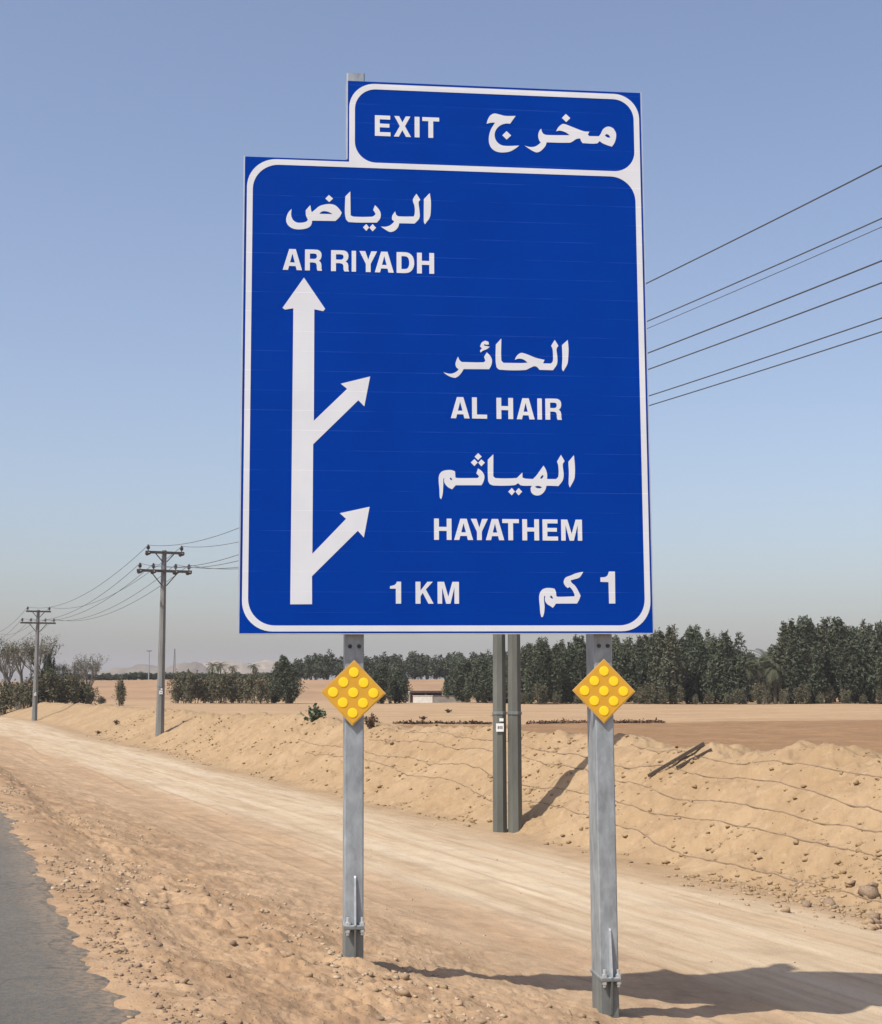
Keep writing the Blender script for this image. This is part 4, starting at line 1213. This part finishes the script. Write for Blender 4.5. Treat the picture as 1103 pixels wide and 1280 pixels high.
# windrow of dry brush along the edge of the tilled patch
def windrow():
    rng = np.random.default_rng(9)
    n = 2600
    v = rng.uniform(19.5, 33.0, n); u = 56.4 + 0.9 * vnoise(v * 0.25, v * 0, 77) + rng.normal(0, 0.16, n) - (v - 21) * 0.15
    keep = vnoise(v * 0.8, v * 0 + 4, 78) > -0.45
    x, y = xy_of(u[keep], v[keep])
    z = height(x, y) + np.abs(rng.normal(0.02, 0.05, len(x)))
    V, Fq = leaf_tris(np.stack([x, y, z], 1), rng, 0.17, 0.05, 0.4)
    o = link('dry_brush', np_mesh('dry_brush', V, Fq, M['drybrush']))
    tag(o, 'dark windrow of dry brush along the edge of the tilled field', 'brush', None, 'stuff')
windrow()

# dark bars of unknown kind lying up the bank face
def dark_bar(xa, ya, xb, yb, w, t, label):
    a = Vector(on_ground(xa, ya)); b = Vector(on_ground(xb, yb))
    d = (b - a).normalized(); L = (b - a).length
    s = d.cross(Vector((0, 0, 1))).normalized(); nrm = s.cross(d)
    m = Matrix((s, d, nrm)).transposed().to_4x4(); m.translation = a + nrm * 0.06
    pts = []
    o = MB()
    n = 7
    for k in range(n):
        f = k / (n - 1); ww = w * (1 + 0.18 * math.sin(k * 2.1)) * (0.55 if k in (0, n - 1) else 1)
        pts.append((ww, f * L))
    vs = []; fs = []
    for ww, f in pts:
        vs += [(-ww / 2, f, -0.03), (ww / 2, f, -0.03), (ww / 2, f, t), (-ww / 2, f, t)]
    for k in range(n - 1):
        for j in range(4):
            fs.append((4 * k + j, 4 * k + (j + 1) % 4, 4 * k + 4 + (j + 1) % 4, 4 * k + 4 + j))
    fs += [(3, 2, 1, 0), (4 * n - 4, 4 * n - 3, 4 * n - 2, 4 * n - 1)]
    ob = o.add(vs, fs).build('timber', M['timber'])
    ob.matrix_world = m
    tag(ob, label, 'timber')
dark_bar(3.95, 27.3, 5.05, 27.45, 0.06, 0.03, 'longer dark weathered timber lying up the sand bank')
dark_bar(4.45, 27.1, 5.15, 27.25, 0.045, 0.025, 'short dark weathered timber lying on the bank crest')

# cable shadows on the bank face, built as thin dark tubes
M['strand'] = simple('dusty_wire', (0.205, 0.142, 0.085), 0.95, 0.0, 0.3, 3)  # shadow tone put into the colour, a darker sand brown
for k, P in enumerate(SHADOW_TUBES):
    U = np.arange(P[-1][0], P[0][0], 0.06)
    x, y = xy_of(U, shadow_tube_v(k, U))
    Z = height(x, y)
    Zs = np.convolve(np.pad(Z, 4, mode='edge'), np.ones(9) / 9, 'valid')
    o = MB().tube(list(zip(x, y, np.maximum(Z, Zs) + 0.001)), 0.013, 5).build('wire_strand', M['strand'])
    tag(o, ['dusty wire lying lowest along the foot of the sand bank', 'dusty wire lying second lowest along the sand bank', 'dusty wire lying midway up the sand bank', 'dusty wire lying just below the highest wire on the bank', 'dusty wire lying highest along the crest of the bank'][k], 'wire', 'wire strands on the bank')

# ------------------------------------------------------------------ small far structures
w0 = empty('white_wall', bearing(529, 162)); tag(w0, 'small white washed wall with a gate post across the field', 'wall')
MB().box((-1.1, -0.12, -0.3), (1.1, 0.12, 0.75)).build('wall_panel', M['whitewash'], w0, bevel=0.02)
MB().box((-1.15, -0.16, 0.752), (1.15, 0.16, 0.82)).build('coping', M['whitewash'], w0)
MB().tube([(-1.75, 0, -0.2), (-1.72, 0, 0.7), (-1.5, 0, 1.3)], [0.14, 0.13, 0.1], 8).build('gate_post', M['whitewash'], w0)
r0 = empty('reed_shelter', bearing(533, 166)); tag(r0, 'low dark reed shelter behind the small white wall', 'shelter')
MB().box((-1.9, -0.9, 1.15), (1.9, 0.9, 1.38)).build('roof', M['reed'], r0)
for sx in (-1.8, 0, 1.8):
    for sy in (-0.8, 0.8):
        MB().tube([(sx, sy, -0.2), (sx, sy, 1.15)], 0.06, 6).build('leg', M['timber'], r0)
MB().box((-1.85, 0.84, 0.0), (1.85, 0.9, 1.148)).build('screen', M['reed'], r0)
g0 = empty('block_wall', bearing(560, 164)); tag(g0, 'low grey block wall beside the small white wall', 'wall')
MB().box((-1.9, -0.1, -0.3), (1.9, 0.1, 0.72)).build('wall_panel', M['blockwall'], g0, bevel=0.02)
MB().box((-1.95, -0.14, 0.722), (1.95, 0.14, 0.78)).build('coping', M['blockwall'], g0)
l0 = empty('street_lamp', bearing(188.5, 262)); tag(l0, 'far street lamp with a flat twin head on the rise', 'street lamp')
MB().tube([(0, 0, -0.3), (0, 0, 5.3)], [0.13, 0.08], 8).build('shaft', M['galv'], l0)
MB().box((-0.5, -0.12, 5.3), (0.5, 0.12, 5.42)).build('lamp_head', M['arm'], l0)
m0 = empty('radio_mast', bearing(220, 420)); tag(m0, 'thin far radio mast rising beside the hill', 'mast')
mb = MB()
for k in range(3):
    a = k * 2.094
    mb.tube([(0.6 * math.cos(a), 0.6 * math.sin(a), -0.5), (0.15 * math.cos(a), 0.15 * math.sin(a), 11)], 0.07, 5)
mb.build('mast_legs', M['galv_old'], m0)
mb = MB()
for k in range(16):
    z0 = k * 0.68; r0_ = 0.6 - 0.45 * z0 / 11; r1_ = 0.6 - 0.45 * (z0 + 0.68) / 11
    for j in range(3):
        a, b = j * 2.094, (j + 1) * 2.094
        mb.tube([(r0_ * math.cos(a), r0_ * math.sin(a), z0), (r1_ * math.cos(b), r1_ * math.sin(b), z0 + 0.68)], 0.035, 4)
mb.build('lattice', M['galv_old'], m0)

# ------------------------------------------------------------------ desert haze
m, nt, b = new_mat('haze_air')
nt.nodes.remove(b)
pv = nt.nodes.new('ShaderNodeVolumePrincipled')
pv.inputs['Color'].default_value = (0.93, 0.90, 0.93, 1)
pv.inputs['Density'].default_value = 0.0002
pv.inputs['Anisotropy'].default_value = 0.0
nt.links.new(pv.outputs[0], nt.nodes['Material Output'].inputs['Volume'])
hz = MB().box((-3100, -3100, -8), (3100, 3100, 60)).build('haze', m)
tag(hz, 'pale dusty air over the whole plain', 'haze', None, 'stuff')
